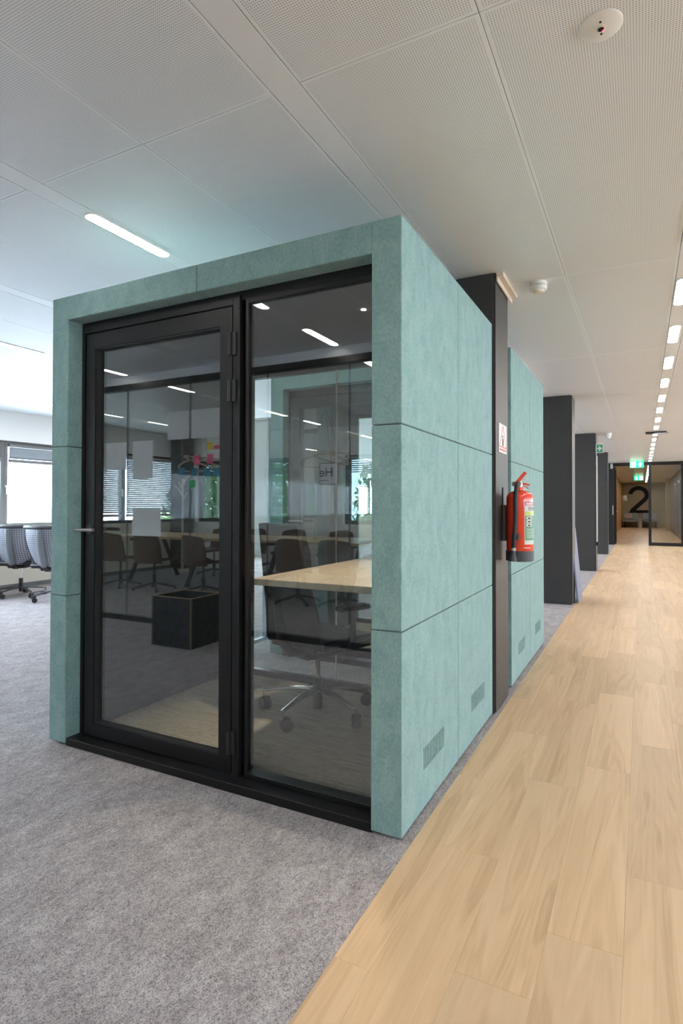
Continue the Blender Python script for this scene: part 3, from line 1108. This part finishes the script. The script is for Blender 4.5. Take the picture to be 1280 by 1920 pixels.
o = MB().box(-0.100, -0.026, -0.220, -0.217, 0.436, 0.470).build('tag', 'tag_green', t)
o['label'] = 'bright green tag'

# ================================================================== fire extinguisher and its sign
t = thing('fire_extinguisher', 'red fire extinguisher with black hose hung on a dark column', 'fire extinguisher', (0.117, 1.66, 0.885))
R = 0.079
MB().lathe([(R - 0.004, 0.055), (R, 0.06), (R, 0.375), (R * 0.985, 0.392), (R * 0.9, 0.408), (R * 0.7, 0.42), (R * 0.4, 0.428), (0.024, 0.43), (0.022, 0.448)], 40).build('cylinder', 'red_paint', t, smooth=True)
MB().lathe([(R * 0.9, 0.0), (R + 0.003, 0.004), (R + 0.004, 0.062), (R, 0.066)], 40).build('base_boot', 'dark_plastic', t, smooth=True)
MB().lathe([(0.019, 0.446), (0.021, 0.45), (0.021, 0.475), (0.015, 0.485)], 20).build('valve', 'steel', t, smooth=True)
MB().obox((-0.02, -0.005, 0.482), (0.055, 0.012, 0.462), 0.024, 0.010).obox((0.01, 0.0, 0.47), (0.05, 0.008, 0.440), 0.02, 0.006).build('carry_handle', 'red_paint', t, bev=0.002)
MB().obox((-0.014, -0.006, 0.482), (0.034, 0.006, 0.540), 0.036, 0.020).build('squeeze_lever', 'red_paint', t, bev=0.003)
MB().tube([(0.02 + 0.022 * math.cos(a_), 0.01 * math.cos(a_), 0.486 + 0.012 * math.sin(a_)) for a_ in [i * PI / 6 for i in range(12)]], 0.002, 6, True).build('safety_pin', 'steel', t)
MB().disc((-0.028, -0.012, 0.47), 0.016, (0.7, -0.7, 0), 0.012, 16).build('gauge', 'light_plastic', t)
# hose goes down the side facing the open office
cam_a = math.atan2(-1.97 - 1.66, 0.7765 - 0.117)


def az(a_, r, z):
    return (r * math.cos(a_), r * math.sin(a_), z)


a1 = cam_a - 0.26
hp = [az(a1, 0.012, 0.468), az(a1, 0.04, 0.472), az(a1, 0.066, 0.458), az(a1, 0.084, 0.42), az(a1, R + 0.014, 0.36), az(a1, R + 0.014, 0.25), az(a1 - 0.08, R + 0.014, 0.15), az(a1 - 0.12, R + 0.014, 0.085)]
MB().tube(hp, 0.0135, 10).build('hose', 'black_plastic', t, smooth=True)
MB().tube([az(a1 - 0.12, R + 0.014, 0.087), az(a1 - 0.13, R + 0.014, 0.068)], 0.0125, 12).build('hose_clamp', 'light_plastic', t, smooth=True)
MB().tube([az(a1 - 0.13, R + 0.014, 0.068), az(a1 - 0.14, R + 0.014, 0.045), az(a1 - 0.15, R + 0.016, 0.02), az(a1 - 0.15, R + 0.017, 0.004)], [0.011, 0.013, 0.023, 0.024], 14).build('nozzle', 'dark_plastic', t, smooth=True)
MB().obox(az(a1 - 0.02, R, 0.15), az(a1 - 0.02, R + 0.022, 0.15), 0.05, 0.03).build('hose_clip', 'dark_plastic', t, bev=0.003)


def patch(a0_, a1_, z0, z1, r, name, mt, par, k=10):
    def fn(u, v_):
        a_ = a0_ + (a1_ - a0_) * u
        return az(a_, r, z0 + (z1 - z0) * v_), (math.cos(a_), math.sin(a_), 0)
    return MB().sheet(fn, k, 1, 0.0008).build(name, mt, par, smooth=True)


A0, A1 = cam_a + 0.34, cam_a + 2.1
lab = patch(A0, A1, 0.105, 0.360, R + 0.0008, 'label', 'label_white', t)
patch(A0 + 0.02, A1, 0.338, 0.360, R + 0.0018, 'label_band', 'red_label', lab)
patch(A0, A1, 0.278, 0.302, R + 0.0018, 'label_band', 'label_lime', lab)
patch(A0 + 0.05, A1, 0.13, 0.277, R + 0.0018, 'label_band', 'label_green', lab)
for k_ in range(3):
    patch(A0 + 0.15, A0 + 0.62, 0.212 + k_ * 0.021, 0.230 + k_ * 0.021, R + 0.0028, 'pictogram_field', 'label_white', lab, 4)
    patch(A0 + 0.28, A0 + 0.48, 0.216 + k_ * 0.021, 0.224 + k_ * 0.021, R + 0.0036, 'pictogram', 'label_ink', lab, 3)
for k_ in range(6):
    patch(A0 + 0.15, A0 + (1.1 if k_ % 2 else 1.3), 0.145 + k_ * 0.010, 0.148 + k_ * 0.010, R + 0.0028, 'text_line', 'label_white', lab, 6)
for k_ in range(3):
    patch(A0 + 0.3, A0 + 1.2, 0.310 + k_ * 0.008, 0.313 + k_ * 0.008, R + 0.0018, 'text_line', 'label_ink', lab, 6)
patch(A0 + 0.12, A0 + 0.8, 0.342, 0.354, R + 0.0028, 'text_line', 'label_white', lab, 6)
patch(A0 - 0.05, A0 + 0.5, 0.083, 0.087, R + 0.0008, 'text_line', 'label_white', t, 6)
bk = MB().box(-0.1005, -0.080, -0.022, 0.022, 0.12, 0.34).box(-0.1005, -0.094, -0.022, 0.022, 0.34, 0.45)
bk.build('bracket', 'dark_plastic', t, bev=0.002)

t = thing('safety_sign', 'white fire extinguisher notice with red triangle on a dark column', 'sign', (0.0165, 1.648, 1.545))
MB().box(0, 0.003, -0.112, 0.112, 0, 0.178).build('plate', 'label_white', t, bev=0.001)


def stroke(mb, pts, wd, fn, h, closed=False):
    n_ = len(pts)
    P = [Vector(p) for p in pts]
    L_, R_ = [], []
    for i in range(n_):
        a_ = P[i - 1] if (closed or i > 0) else P[i]
        b_ = P[(i + 1) % n_] if (closed or i < n_ - 1) else P[i]
        d1 = (P[i] - a_).normalized() if (P[i] - a_).length > 1e-9 else (b_ - P[i]).normalized()
        d2_ = (b_ - P[i]).normalized() if (b_ - P[i]).length > 1e-9 else d1
        tn = (d1 + d2_).normalized()
        nr = Vector((-tn.y, tn.x))
        k_ = wd / 2 / max(0.4, nr.dot(Vector((-d1.y, d1.x))))
        L_.append(P[i] + nr * k_)
        R_.append(P[i] - nr * k_)
    for i in range(n_ if closed else n_ - 1):
        j = (i + 1) % n_
        mb.prism([L_[i], L_[j], R_[j], R_[i]], fn, h)
    return mb


sg_fn = lambda u, v_, t_: (0.003 + t_, u, v_)
stroke(MB(), [(-0.095, 0.036), (0.095, 0.036), (0, 0.165)], 0.008, sg_fn, 0.0006, True).build('triangle', 'red_label', t)
MB().box(0.003, 0.0036, -0.097, 0.097, 0.013, 0.024).build('text_band', 'red_label', t)
MB().box(0.003, 0.0036, -0.016, 0.012, 0.044, 0.088).box(0.003, 0.0036, -0.006, 0.003, 0.088, 0.102).box(0.003, 0.0036, -0.028, 0.004, 0.100, 0.106).build('pictogram', 'label_ink', t)

# ================================================================== first aid sign, conduit, leaning poster at the columns
t = thing('first_aid_sign', 'green first aid sign with white cross beside the third column', 'sign', (0.085, 9.86, 2.22))
MB().box(-0.065, 0.065, -0.006, 0.0, 0, 0.165).build('plate', 'label_white', t, bev=0.001)
MB().box(-0.053, 0.053, -0.008, -0.006, 0.012, 0.153).build('field', 'sign_green', t)
MB().box(-0.013, 0.013, -0.010, -0.008, 0.038, 0.127).box(-0.042, 0.042, -0.010, -0.008, 0.069, 0.096).build('cross', 'label_white', t)
MB().box(-0.069, -0.05, 0.0, 0.02, 0.05, 0.11).build('bracket', 'steel', t)
t = thing('cable_conduit', 'thin white cable conduit with black socket down the first aid column', 'conduit', (0.030, 9.94, 0.45))
MB().box(-0.013, 0.012, -0.012, 0.012, 0.10, 1.72).build('conduit', 'white_plastic', t, bev=0.002)
MB().box(-0.013, 0.035, -0.03, 0.03, 0.03, 0.10).build('socket', 'black_plastic', t, bev=0.004)
t = thing('leaning_board', 'blue-grey board leaning behind the column past the second pod', 'board', (-0.10, 6.12, 0.0))
MB().obox((0.16, 0.02, 0.006), (0.075, 0.02, 0.93), 0.6, 0.014, (1, 0, 0.1)).build('panel', 'poster_blue', t, bev=0.003)
MB().obox((0.169, 0.02, 0.010), (0.084, 0.02, 0.93), 0.52, 0.004, (1, 0, 0.1)).build('print', 'print_lilac', t)

# ================================================================== mobile whiteboard beside the second pod
t = thing('mobile_whiteboard', 'white mobile whiteboard on casters standing beside the second pod', 'whiteboard', (-2.70, 2.13, 0))
MB().box(-0.68, 0.64, -0.012, 0.012, 0.80, 1.95).build('board', 'white_gloss', t, bev=0.003)
fr = MB().box(-0.70, 0.66, -0.018, 0.018, 1.95, 1.975).box(-0.70, 0.66, -0.018, 0.018, 0.775, 0.80)
fr.box(-0.70, -0.68, -0.018, 0.018, 0.80, 1.95).box(0.64, 0.66, -0.018, 0.018, 0.80, 1.95)
fr.build('board_frame', 'steel', t, bev=0.002)
for sg in (-1, 1):
    lg = MB().box(0.66 * sg - 0.045 - 0.02, 0.66 * sg - 0.045 + 0.02, -0.015, 0.015, 0.09, 0.80)
    lg.box(0.66 * sg - 0.065, 0.66 * sg - 0.025, -0.25, 0.25, 0.075, 0.105)
    o = lg.build('leg', 'light_plastic', t, bev=0.003)
    for yy in (-0.22, 0.22):
        c_ = MB().disc((0.66 * sg - 0.045, yy, 0.036), 0.036, (1, 0.2, 0), 0.03, 18).box(0.66 * sg - 0.06, 0.66 * sg - 0.03, yy - 0.012, yy + 0.012, 0.05, 0.08)
        c_.build('caster', 'rubber', o, smooth=True)

# ================================================================== window desk and task chairs on the left
dk = thing('window_desk', 'long narrow white desk under the left windows', 'desk', (XL + 0.02, 3.6, 0))
MB().box(0, 0.42, -2.2, 2.2, 0.725, 0.75).build('desk_top', 'desk_white', dk, bev=0.003)
for yy in (-2.1, 2.1):
    MB().box(0.02, 0.38, yy - 0.02, yy + 0.02, 0.0, 0.725).build('leg', 'light_plastic', dk, bev=0.003)


def task_chair(loc, rz, label):
    t = thing('task_chair', label, 'chair', loc, rz)
    five_star(t, 0.30, 0.5, 'dark_plastic', 0.09)
    MB().tube([(0, 0, 0.06), (0, 0, 0.24)], 0.026, 12).build('gas_cylinder', 'black_plastic', t, smooth=True)
    MB().tube([(0, 0, 0.24), (0, 0, 0.40)], 0.013, 12).build('gas_stem', 'chrome', t, smooth=True)
    MB().box(-0.12, 0.12, -0.15, 0.12, 0.385, 0.42).build('mechanism', 'black_plastic', t, bev=0.015, seg=2)
    MB().box(-0.24, 0.24, -0.20, 0.26, 0.42, 0.49).build('seat', 'black_plastic', t, bev=0.03, seg=3, smooth=True)

    def fn(u, v_):
        wd = 0.17 + 0.075 * math.sin(min(1, v_ * 1.25) * PI / 2)
        x = (u - 0.5) * 2 * wd
        yb = -0.20 - 0.10 * math.sin(v_ * PI * 0.6) - 0.05 * v_ + 0.10 * (2 * u - 1) ** 2
        return (x, yb, 0.44 + 0.50 * v_), (0, -1, 0.1)
    MB().sheet(fn, 14, 14, 0.012).build('backrest', 'perforated_back', t, smooth=True)
    rm = [fn(u, v_)[0] for u, v_ in [(1, i / 8) for i in range(9)]]
    rm2 = [fn(u, v_)[0] for u, v_ in [(0, i / 8) for i in range(9)]]
    MB().tube(rm, 0.014, 8).build('back_rim', 'dark_plastic', t, smooth=True)
    MB().tube(rm2, 0.014, 8).build('back_rim', 'dark_plastic', t, smooth=True)
    MB().tube([(p_[0], p_[1] - 0.01, p_[2] + 0.005) for p_ in [fn(i / 10, 1)[0] for i in range(11)]], 0.024, 10).build('top_roll', 'dark_plastic', t, smooth=True)
    sp = [fn(0.5, v_)[0] for v_ in (0.02, 0.2, 0.4, 0.6, 0.8, 0.95)]
    MB().tube([(p_[0], p_[1] - 0.045, p_[2]) for p_ in sp], [0.03, 0.036, 0.038, 0.036, 0.032, 0.026], 12).build('spine', 'grey_plastic', t, smooth=True)
    MB().tube([(0, -0.1, 0.40), (0, -0.2, 0.41), (0, -0.255, 0.46)], 0.03, 10).build('back_bracket', 'black_plastic', t, smooth=True)
    for sg in (-1, 1):
        MB().tube([(0.16 * sg, 0.0, 0.41), (0.26 * sg, 0.0, 0.43), (0.29 * sg, 0.02, 0.50), (0.29 * sg, 0.05, 0.66)], 0.018, 10).build('arm_post', 'black_plastic', t, smooth=True)
        MB().box(0.29 * sg - 0.04, 0.29 * sg + 0.04, -0.08, 0.16, 0.66, 0.69).build('arm_rest', 'black_plastic', t, bev=0.01, seg=2)
    return t


# chairs face +Y turned a little to the right
tc1 = task_chair((-6.66, 2.98, 0), math.radians(32), 'grey perforated-back task chair pushed closer to the window wall')
task_chair((-5.98, 2.98, 0), math.radians(27), 'grey perforated-back task chair standing closer to the teal pods')

# ================================================================== meeting room in front of the pods (seen as reflection)
YG = -2.27
g = thing('glass_partition', 'frameless glass meeting room partition with dark rails facing the pod', 'partition', (0, YG, 0))
PX0, PX1 = XL, -0.38
MB().box(PX0, PX1, -0.03, 0.03, 0.0, 0.055).build('bottom_rail', 'black_metal', g, bev=0.002)
MB().box(PX0, PX1, -0.03, 0.03, 2.45, 2.515).build('top_rail', 'black_metal', g, bev=0.002)
MB().box(PX0, PX1, -0.025, 0.025, 2.515, CEIL).build('bulkhead', 'strip_white', g)
jx = [PX0, -6.74, -5.86, -4.985, -4.11, -3.234, -2.30, -1.45, PX1]
for a_, b_ in zip(jx[:-1], jx[1:]):
    MB().box(a_ + 0.004, b_ - 0.004, -0.005, 0.005, 0.05, 2.455).build('pane', 'clear_glass', g)
for a_ in jx[1:-1]:
    MB().box(a_ - 0.004, a_ + 0.004, -0.006, 0.006, 0.05, 2.455).build('joint_strip', 'window_dark', g)

zf = YG + 0.0065


def sheet_on_glass(name, x0, x1, z0, z1, mt, label, cat, group=None, back=False):
    yy = YG - 0.0075 if back else zf
    o_ = MB().box(x0, x1, 0, 0.0012, 0, z1 - z0).build(name, mt, loc=(0, yy, z0))
    return tag(o_, label, cat, group)


sheet_on_glass('paper_sheet', -4.456, -4.12, 1.605, 1.90, 'paper', 'wide white paper sheet taped to the meeting room glass', 'paper')
sheet_on_glass('paper_sheet', -4.03, -3.74, 1.50, 1.90, 'paper', 'tall white paper sheet taped to the meeting room glass', 'paper')
sheet_on_glass('paper_sheet', -4.03, -3.62, 0.90, 1.196, 'paper', 'low white paper sheet on the meeting room glass', 'paper')
sheet_on_glass('paper_sheet', -3.22, -2.855, 1.89, 2.176, 'paper', 'large white paper sheet above the sticky notes', 'paper')
sheet_on_glass('paper_sheet', -3.535, -3.25, 1.89, 2.176, 'paper', 'white paper sheet beside the glass joint above the sticky notes', 'paper')
for xx, zz in ((-3.375, 1.525), (-3.217, 1.515), (-3.054, 1.51), (-2.935, 1.51)):
    sheet_on_glass('sticky_note', xx, xx + 0.076, zz, zz + 0.076, 'note_blue', 'blue sticky note in the row on the meeting room glass', 'sticky note', 'blue sticky notes on the glass')
for xx, zz in ((-3.184, 1.625), (-3.015, 1.63)):
    sheet_on_glass('sticky_note', xx, xx + 0.076, zz, zz + 0.095, 'note_pink', 'tall pink sticky note on the meeting room glass', 'sticky note', 'pink sticky notes on the glass')
sheet_on_glass('sticky_note', -3.015, -2.94, 1.765, 1.845, 'note_yellow', 'yellow sticky note on the meeting room glass', 'sticky note')
sheet_on_glass('sticky_note', -2.93, -2.85, 1.77, 1.81, 'note_pink', 'narrow pink sticky note beside the yellow one', 'sticky note')
sheet_on_glass('sticky_note', -3.245, -3.165, 1.40, 1.475, 'note_green', 'green sticky note below the blue row', 'sticky note')
t = thing('room_sign', 'grey square room sign reading He on the meeting room glass', 'sign', (-1.644, zf, 1.405))
MB().box(-0.094, 0.094, 0, 0.004, 0, 0.19).build('plate', 'sign_grey', t, bev=0.001)
fr = MB().box(-0.094, 0.094, 0.004, 0.006, 0, 0.005).box(-0.094, 0.094, 0.004, 0.006, 0.185, 0.19).box(-0.094, -0.089, 0.004, 0.006, 0, 0.19).box(0.089, 0.094, 0.004, 0.006, 0, 0.19)
fr.build('border', 'label_ink', t)
me = text_mesh('He', 0.115, 0.0008)
me.materials.append(MATS['label_ink'])
o = put('lettering', me, t, (-0.03, 0.0052, 0.105))
o.rotation_euler = (PI / 2, 0, PI)
MB().box(-0.085, -0.015, 0.004, 0.0055, 0.034, 0.039).build('underline', 'label_ink', t)

bx_ = thing('planter_box', 'open black plywood box with bare wood edges on the carpet', 'box', (-2.825, -1.785, 0))
hw, hd, hh, tt = 0.221, 0.2, 0.43, 0.014
wb = MB().box(-hw, hw, -hd, -hd + tt, 0, hh - 0.003).box(-hw, hw, hd - tt, hd, 0, hh - 0.003).box(-hw, -hw + tt, -hd + tt, hd - tt, 0, hh - 0.003).box(hw - tt, hw, -hd + tt, hd - tt, 0, hh - 0.003).box(-hw + tt, hw - tt, -hd + tt, hd - tt, 0.0, 0.02)
wb.build('side_panels', 'box_black', bx_)
ed = MB().box(-hw, hw, -hd, -hd + tt, hh - 0.003, hh).box(-hw, hw, hd - tt, hd, hh - 0.003, hh).box(-hw, -hw + tt, -hd + tt, hd - tt, hh - 0.003, hh).box(hw - tt, hw, -hd + tt, hd - tt, hh - 0.003, hh)
ed.box(hw - 0.004, hw + 0.0008, hd - 0.004, hd + 0.0008, 0, hh)
ed.build('edge', 'ply_edge', bx_)

mt_ = thing('meeting_table', 'long oak meeting table on black trestle legs', 'table', (-4.45, -4.98, 0))
MB().box(-2.45, 2.35, -0.6, 0.6, 0.71, 0.745).build('table_top', 'oak_long', mt_, bev=0.003)
for xx in (-2.0, -0.8, 0.6, 1.9):
    for sg in (-1, 1):
        MB().obox((xx, 0.55 * sg, 0.0), (xx, 0.18 * sg, 0.71), 0.05, 0.05).build('leg', 'black_metal', mt_, bev=0.003)
    MB().box(xx - 0.025, xx + 0.025, -0.5, 0.5, 0.665, 0.71).build('crossbar', 'black_metal', mt_)


def meeting_chair():
    t = thing('meeting_chair', 'brown leather bucket swivel chair at the long oak table', 'chair', (0, 0, 0), 0, 'brown chairs around the meeting table')
    for k in range(4):
        a = PI / 4 + k * PI / 2
        MB().obox((0.03 * math.cos(a), 0.03 * math.sin(a), 0.10), (0.30 * math.cos(a), 0.30 * math.sin(a), 0.03), 0.03, 0.025).disc((0.29 * math.cos(a), 0.29 * math.sin(a), 0.022), 0.022, (math.cos(a), math.sin(a), 0), 0.03, 10).build('leg', 'black_plastic', t, bev=0.002)
    MB().tube([(0, 0, 0.06), (0, 0, 0.22)], 0.026, 10).tube([(0, 0, 0.2), (0, 0, 0.41)], 0.014, 10).build('stem', 'black_plastic', t, smooth=True)

    def sf(u, v_):
        x = (u - 0.5) * 0.46 * (0.92 + 0.08 * math.cos((v_ - 0.5) * PI))
        return (x, -0.2 + 0.44 * v_, 0.43 + 0.03 * (2 * u - 1) ** 2 - 0.01 * v_), (0, 0, 1)
    MB().sheet(sf, 8, 8, 0.035).build('seat', 'brown_leather', t, smooth=True)

    def bf(u, v_):
        wd = 0.235 * (1 - 0.16 * max(0, v_ - 0.55) ** 2 / 0.2)
        a_ = (2 * u - 1)
        return (a_ * wd, -0.24 - 0.06 * v_ + 0.11 * a_ * a_, 0.40 + 0.42 * v_ - 0.03 * a_ * a_ * v_), (0, -1, 0.15)
    MB().sheet(bf, 10, 8, 0.03).build('backrest', 'brown_leather', t, smooth=True)
    return t


mc0 = meeting_chair()
spots = [(-6.20, -4.05, PI), (-5.48, -4.02, PI - 0.1), (-4.62, -4.08, PI + 0.2), (-3.85, -4.05, PI), (-3.05, -4.02, PI - 0.15), (-2.45, -4.06, PI),
         (-5.95, -5.9, 0.1), (-5.15, -5.85, 0), (-4.4, -5.92, -0.1), (-3.5, -5.88, 0), (-2.7, -5.9, 0.1)]
for i, (x, y, a) in enumerate(spots):
    if i == 0:
        mc0.location = (x, y, 0)
        mc0.rotation_euler = (0, 0, a)
    else:
        dup(mc0, (x, y, 0), a)

t = thing('coat_stand', 'pale wooden tree-shaped coat stand in the meeting room corner', 'coat stand', (-6.80, -6.02, 0))
MB().tube([(0, 0, 0.02), (0, 0, 1.72)], [0.025, 0.018], 10).build('trunk', 'pale_wood', t, smooth=True)
MB().disc((0, 0, 0.012), 0.18, (0, 0, 1), 0.024, 24).build('base', 'pale_wood', t)
for k in range(6):
    a = k * PI / 3 + 0.3
    z = 1.30 + 0.07 * k
    MB().tube([(0, 0, z), (0.15 * math.cos(a), 0.15 * math.sin(a), z + 0.16)], [0.014, 0.009], 8).build('branch', 'pale_wood', t, smooth=True)
for cx, lb in ((-5.4, 'looped brass pendant lamp above the coat stand end of the table'), (-3.15, 'looped brass pendant lamp above the far end of the table')):
    t = thing('pendant_lamp', lb, 'pendant lamp', (cx, -4.9, 1.86))
    for k, (tx, ty, rr) in enumerate(((0.25, 0.1, 0.33), (-0.2, 0.25, 0.28))):
        pts = []
        for i in range(32):
            a = 2 * PI * i / 32
            pts.append((rr * math.cos(a) + 0.05 * k, rr * math.sin(a), tx * rr * math.cos(a) + ty * rr * math.sin(a) + 0.04 * k))
        MB().tube(pts, 0.014, 8, True).build('ring', 'brass', t, smooth=True)
    for a in (0.3, 2.4, 4.5):
        MB().tube([(0.3 * math.cos(a), 0.3 * math.sin(a), 0.07 * math.cos(a)), (0, 0, CEIL - 1.86)], 0.002, 5).build('wire', 'black_plastic', t)
    MB().disc((0, 0, CEIL - 1.87), 0.05, (0, 0, 1), 0.02, 16).build('canopy', 'white_plastic', t)

# ================================================================== far glass partition and lift hall
g = thing('hall_partition', 'dark framed glass partition with open door at the corridor end', 'partition', (0, YP, 0))
MB().box(-0.30, 2.05, 0, 0.08, 2.50, CEIL).build('header', 'black_metal', g, bev=0.003)
MB().box(-0.30, -0.015, 0, 0.08, 0, 2.50).build('side_panel', 'black_metal', g)
fr = MB().box(0.97, 1.05, 0, 0.08, 0, 2.50).box(1.85, 1.93, 0, 0.08, 0, 2.50).box(1.05, 1.85, 0, 0.08, 0.0, 0.10)
fr.build('frame', 'black_metal', g, bev=0.003)
MB().box(1.05, 1.85, 0.035, 0.045, 0.10, 2.50).build('pane', 'clear_glass', g)
MB().box(1.93, 2.05, 0, 0.08, 0, 2.50).build('post', 'wall_grey', g)
dr = MB().box(-0.012, 0.035, 0.10, 0.16, 0.02, 2.48).box(-0.012, 0.035, 0.96, 1.02, 0.02, 2.48).box(-0.012, 0.035, 0.16, 0.96, 0.02, 0.10).box(-0.012, 0.035, 0.16, 0.96, 2.42, 2.48)
do = dr.build('door_leaf', 'black_metal', g)
MB().box(0.008, 0.016, 0.16, 0.96, 0.10, 2.42).build('pane', 'clear_glass', do)
MB().tube([(0.035, 0.93, 1.05), (0.075, 0.93, 1.05), (0.075, 0.84, 1.05)], 0.011, 8).build('lever', 'steel', do, smooth=True)
MB().box(-0.05, -0.02, -0.012, 0.0, 0.95, 1.25).build('lock_plate', 'steel', g)
MB().box(-0.10, -0.03, -0.05, 0.0, 2.42, 2.58).build('door_closer', 'light_plastic', g, bev=0.01)


def exit_sign(loc, label, flip=False):
    t = thing('exit_sign', label, 'exit sign', loc)
    MB().box(-0.185, 0.185, -0.03, 0.03, -0.215, -0.02).build('panel', 'sign_lit_green', t, bev=0.004)
    MB().box(-0.15, 0.15, -0.02, 0.02, -0.02, 0.0).build('mount', 'white_plastic', t)
    s = -1 if flip else 1
    a_, b_ = sorted((-0.165 * s, -0.025 * s))
    MB().box(a_, b_, -0.033, -0.03, -0.20, -0.035).build('door_symbol', 'sign_lit_white', t)
    c_ = -0.095 * s
    rn = MB().disc((c_ + 0.012, -0.0345, -0.07), 0.014, (0, 1, 0), 0.003, 12)
    f3 = lambda u, v_, t_: (c_ + u, -0.033 - t_, v_)
    stroke(rn, [(0.01, -0.085), (-0.005, -0.125), (0.02, -0.15), (0.015, -0.185)], 0.02, f3, 0.003)
    stroke(rn, [(-0.005, -0.125), (-0.02, -0.155), (-0.045, -0.165)], 0.016, f3, 0.003)
    stroke(rn, [(-0.035, -0.11), (0.005, -0.095), (0.035, -0.115)], 0.012, f3, 0.003)
    rn.build('running_figure', 'sign_lit_green', t)
    ar = MB()
    f4 = lambda u, v_, t_: (0.09 * s + u, -0.03 - t_, v_)
    ar.prism([(-0.065, -0.115), (0.065, -0.115), (0, -0.045)], f4, 0.003)
    ar.prism([(-0.03, -0.19), (0.03, -0.19), (0.03, -0.115), (-0.03, -0.115)], f4, 0.003)
    ar.build('arrow', 'sign_lit_white', t)
    return t


exit_sign((0.656, 17.6, CEIL), 'lit green exit sign hung before the glass partition')
exit_sign((0.67, 27.0, CEIL), 'lit green exit sign hung inside the lift hall', True)

num = MB()
f5 = lambda u, v_, t_: (0.62 + u, YH - 0.03 - t_ + 0.03, 0.83 + v_)
pts = []
for i in range(19):
    a = math.radians(172 - i * (172 + 42) / 18)
    pts.append((0.41 * math.cos(a) * 1.05, 1.055 + 0.405 * math.sin(a)))
pts.append((-0.37, 0.10))
stroke(num, pts, 0.23, f5, 0.03)
num.prism([(-0.52, 0.0), (0.62, 0.0), (0.62, 0.17), (-0.40, 0.17)], f5, 0.031)
tag(num.build('wall_numeral', 'label_ink'), 'large black numeral 2 on the end wall of the lift hall', 'numeral')


def lounge_chair(x, label):
    t = thing('lounge_chair', label, 'chair', (x, YH - 0.75, 0))
    MB().box(-0.36, 0.36, -0.32, 0.32, 0.34, 0.46).build('seat', 'chair_fabric', t, bev=0.04, seg=2, smooth=True)
    MB().obox((0, 0.30, 0.46), (0, 0.40, 0.84), 0.72, 0.10, (0, 1, 0)).build('backrest', 'chair_fabric', t, bev=0.03, seg=2, smooth=True)
    for sx in (-0.32, 0.32):
        for sy in (-0.28, 0.28):
            MB().tube([(sx, sy, 0.0), (sx * 0.95, sy * 0.95, 0.36)], 0.014, 8).build('leg', 'black_metal', t, smooth=True)
    return t


lounge_chair(0.22, 'pale grey lounge chair holding a cushion under the numeral')
lounge_chair(1.18, 'pale grey lounge chair without cushion under the numeral')
cu = MB().box(-0.24, 0.24, -0.06, 0.06, -0.17, 0.17).build('cushion', 'cushion_fabric', bev=0.05, seg=3, smooth=True, loc=(0.10, YH - 0.60, 0.64))
cu.rotation_euler = (math.radians(-14), 0, 0)
tag(cu, 'beige cushion leaning on the lounge chair', 'cushion')
t = thing('side_table', 'small tan side table between the two lounge chairs', 'table', (0.70, YH - 0.62, 0))
MB().lathe([(0.12, 0), (0.12, 0.02), (0.10, 0.03), (0.10, 0.48)], 20).build('pedestal', 'wall_cream', t, smooth=True)
MB().lathe([(0.15, 0.48), (0.16, 0.485), (0.16, 0.50), (0.15, 0.505)], 24).build('table_top', 'wall_cream', t, smooth=True)
t = thing('wall_lamp', 'white shaded wall lamp on the wooden hall wall', 'wall lamp', (-0.26, 34.6, 1.55))
MB().lathe([(0.16, 0), (0.11, 0.30)], 24, (0.17, 0, 0)).build('lamp_shade', 'label_white', t, smooth=True)
MB().tube([(0.0, 0, 0.1), (0.17, 0, 0.1), (0.17, 0, 0.2)], 0.012, 8).build('arm', 'steel', t)
for k, yy in enumerate((20.6, 23.2, 25.8)):
    t = thing('lift_door', 'brushed steel lift doors in the grey hall wall', 'lift', (2.05, yy, 0), 0, 'lift doors in the hall')
    MB().box(-0.03, 0, -0.62, -0.52, 0, 2.2).box(-0.03, 0, 0.52, 0.62, 0, 2.2).box(-0.03, 0, -0.52, 0.52, 2.1, 2.2).build('frame', 'lift_steel', t)
    MB().box(-0.015, 0, -0.515, -0.005, 0, 2.1).build('door_panel', 'wall_grey', t)
    MB().box(-0.015, 0, 0.005, 0.515, 0, 2.1).build('door_panel', 'wall_grey', t)
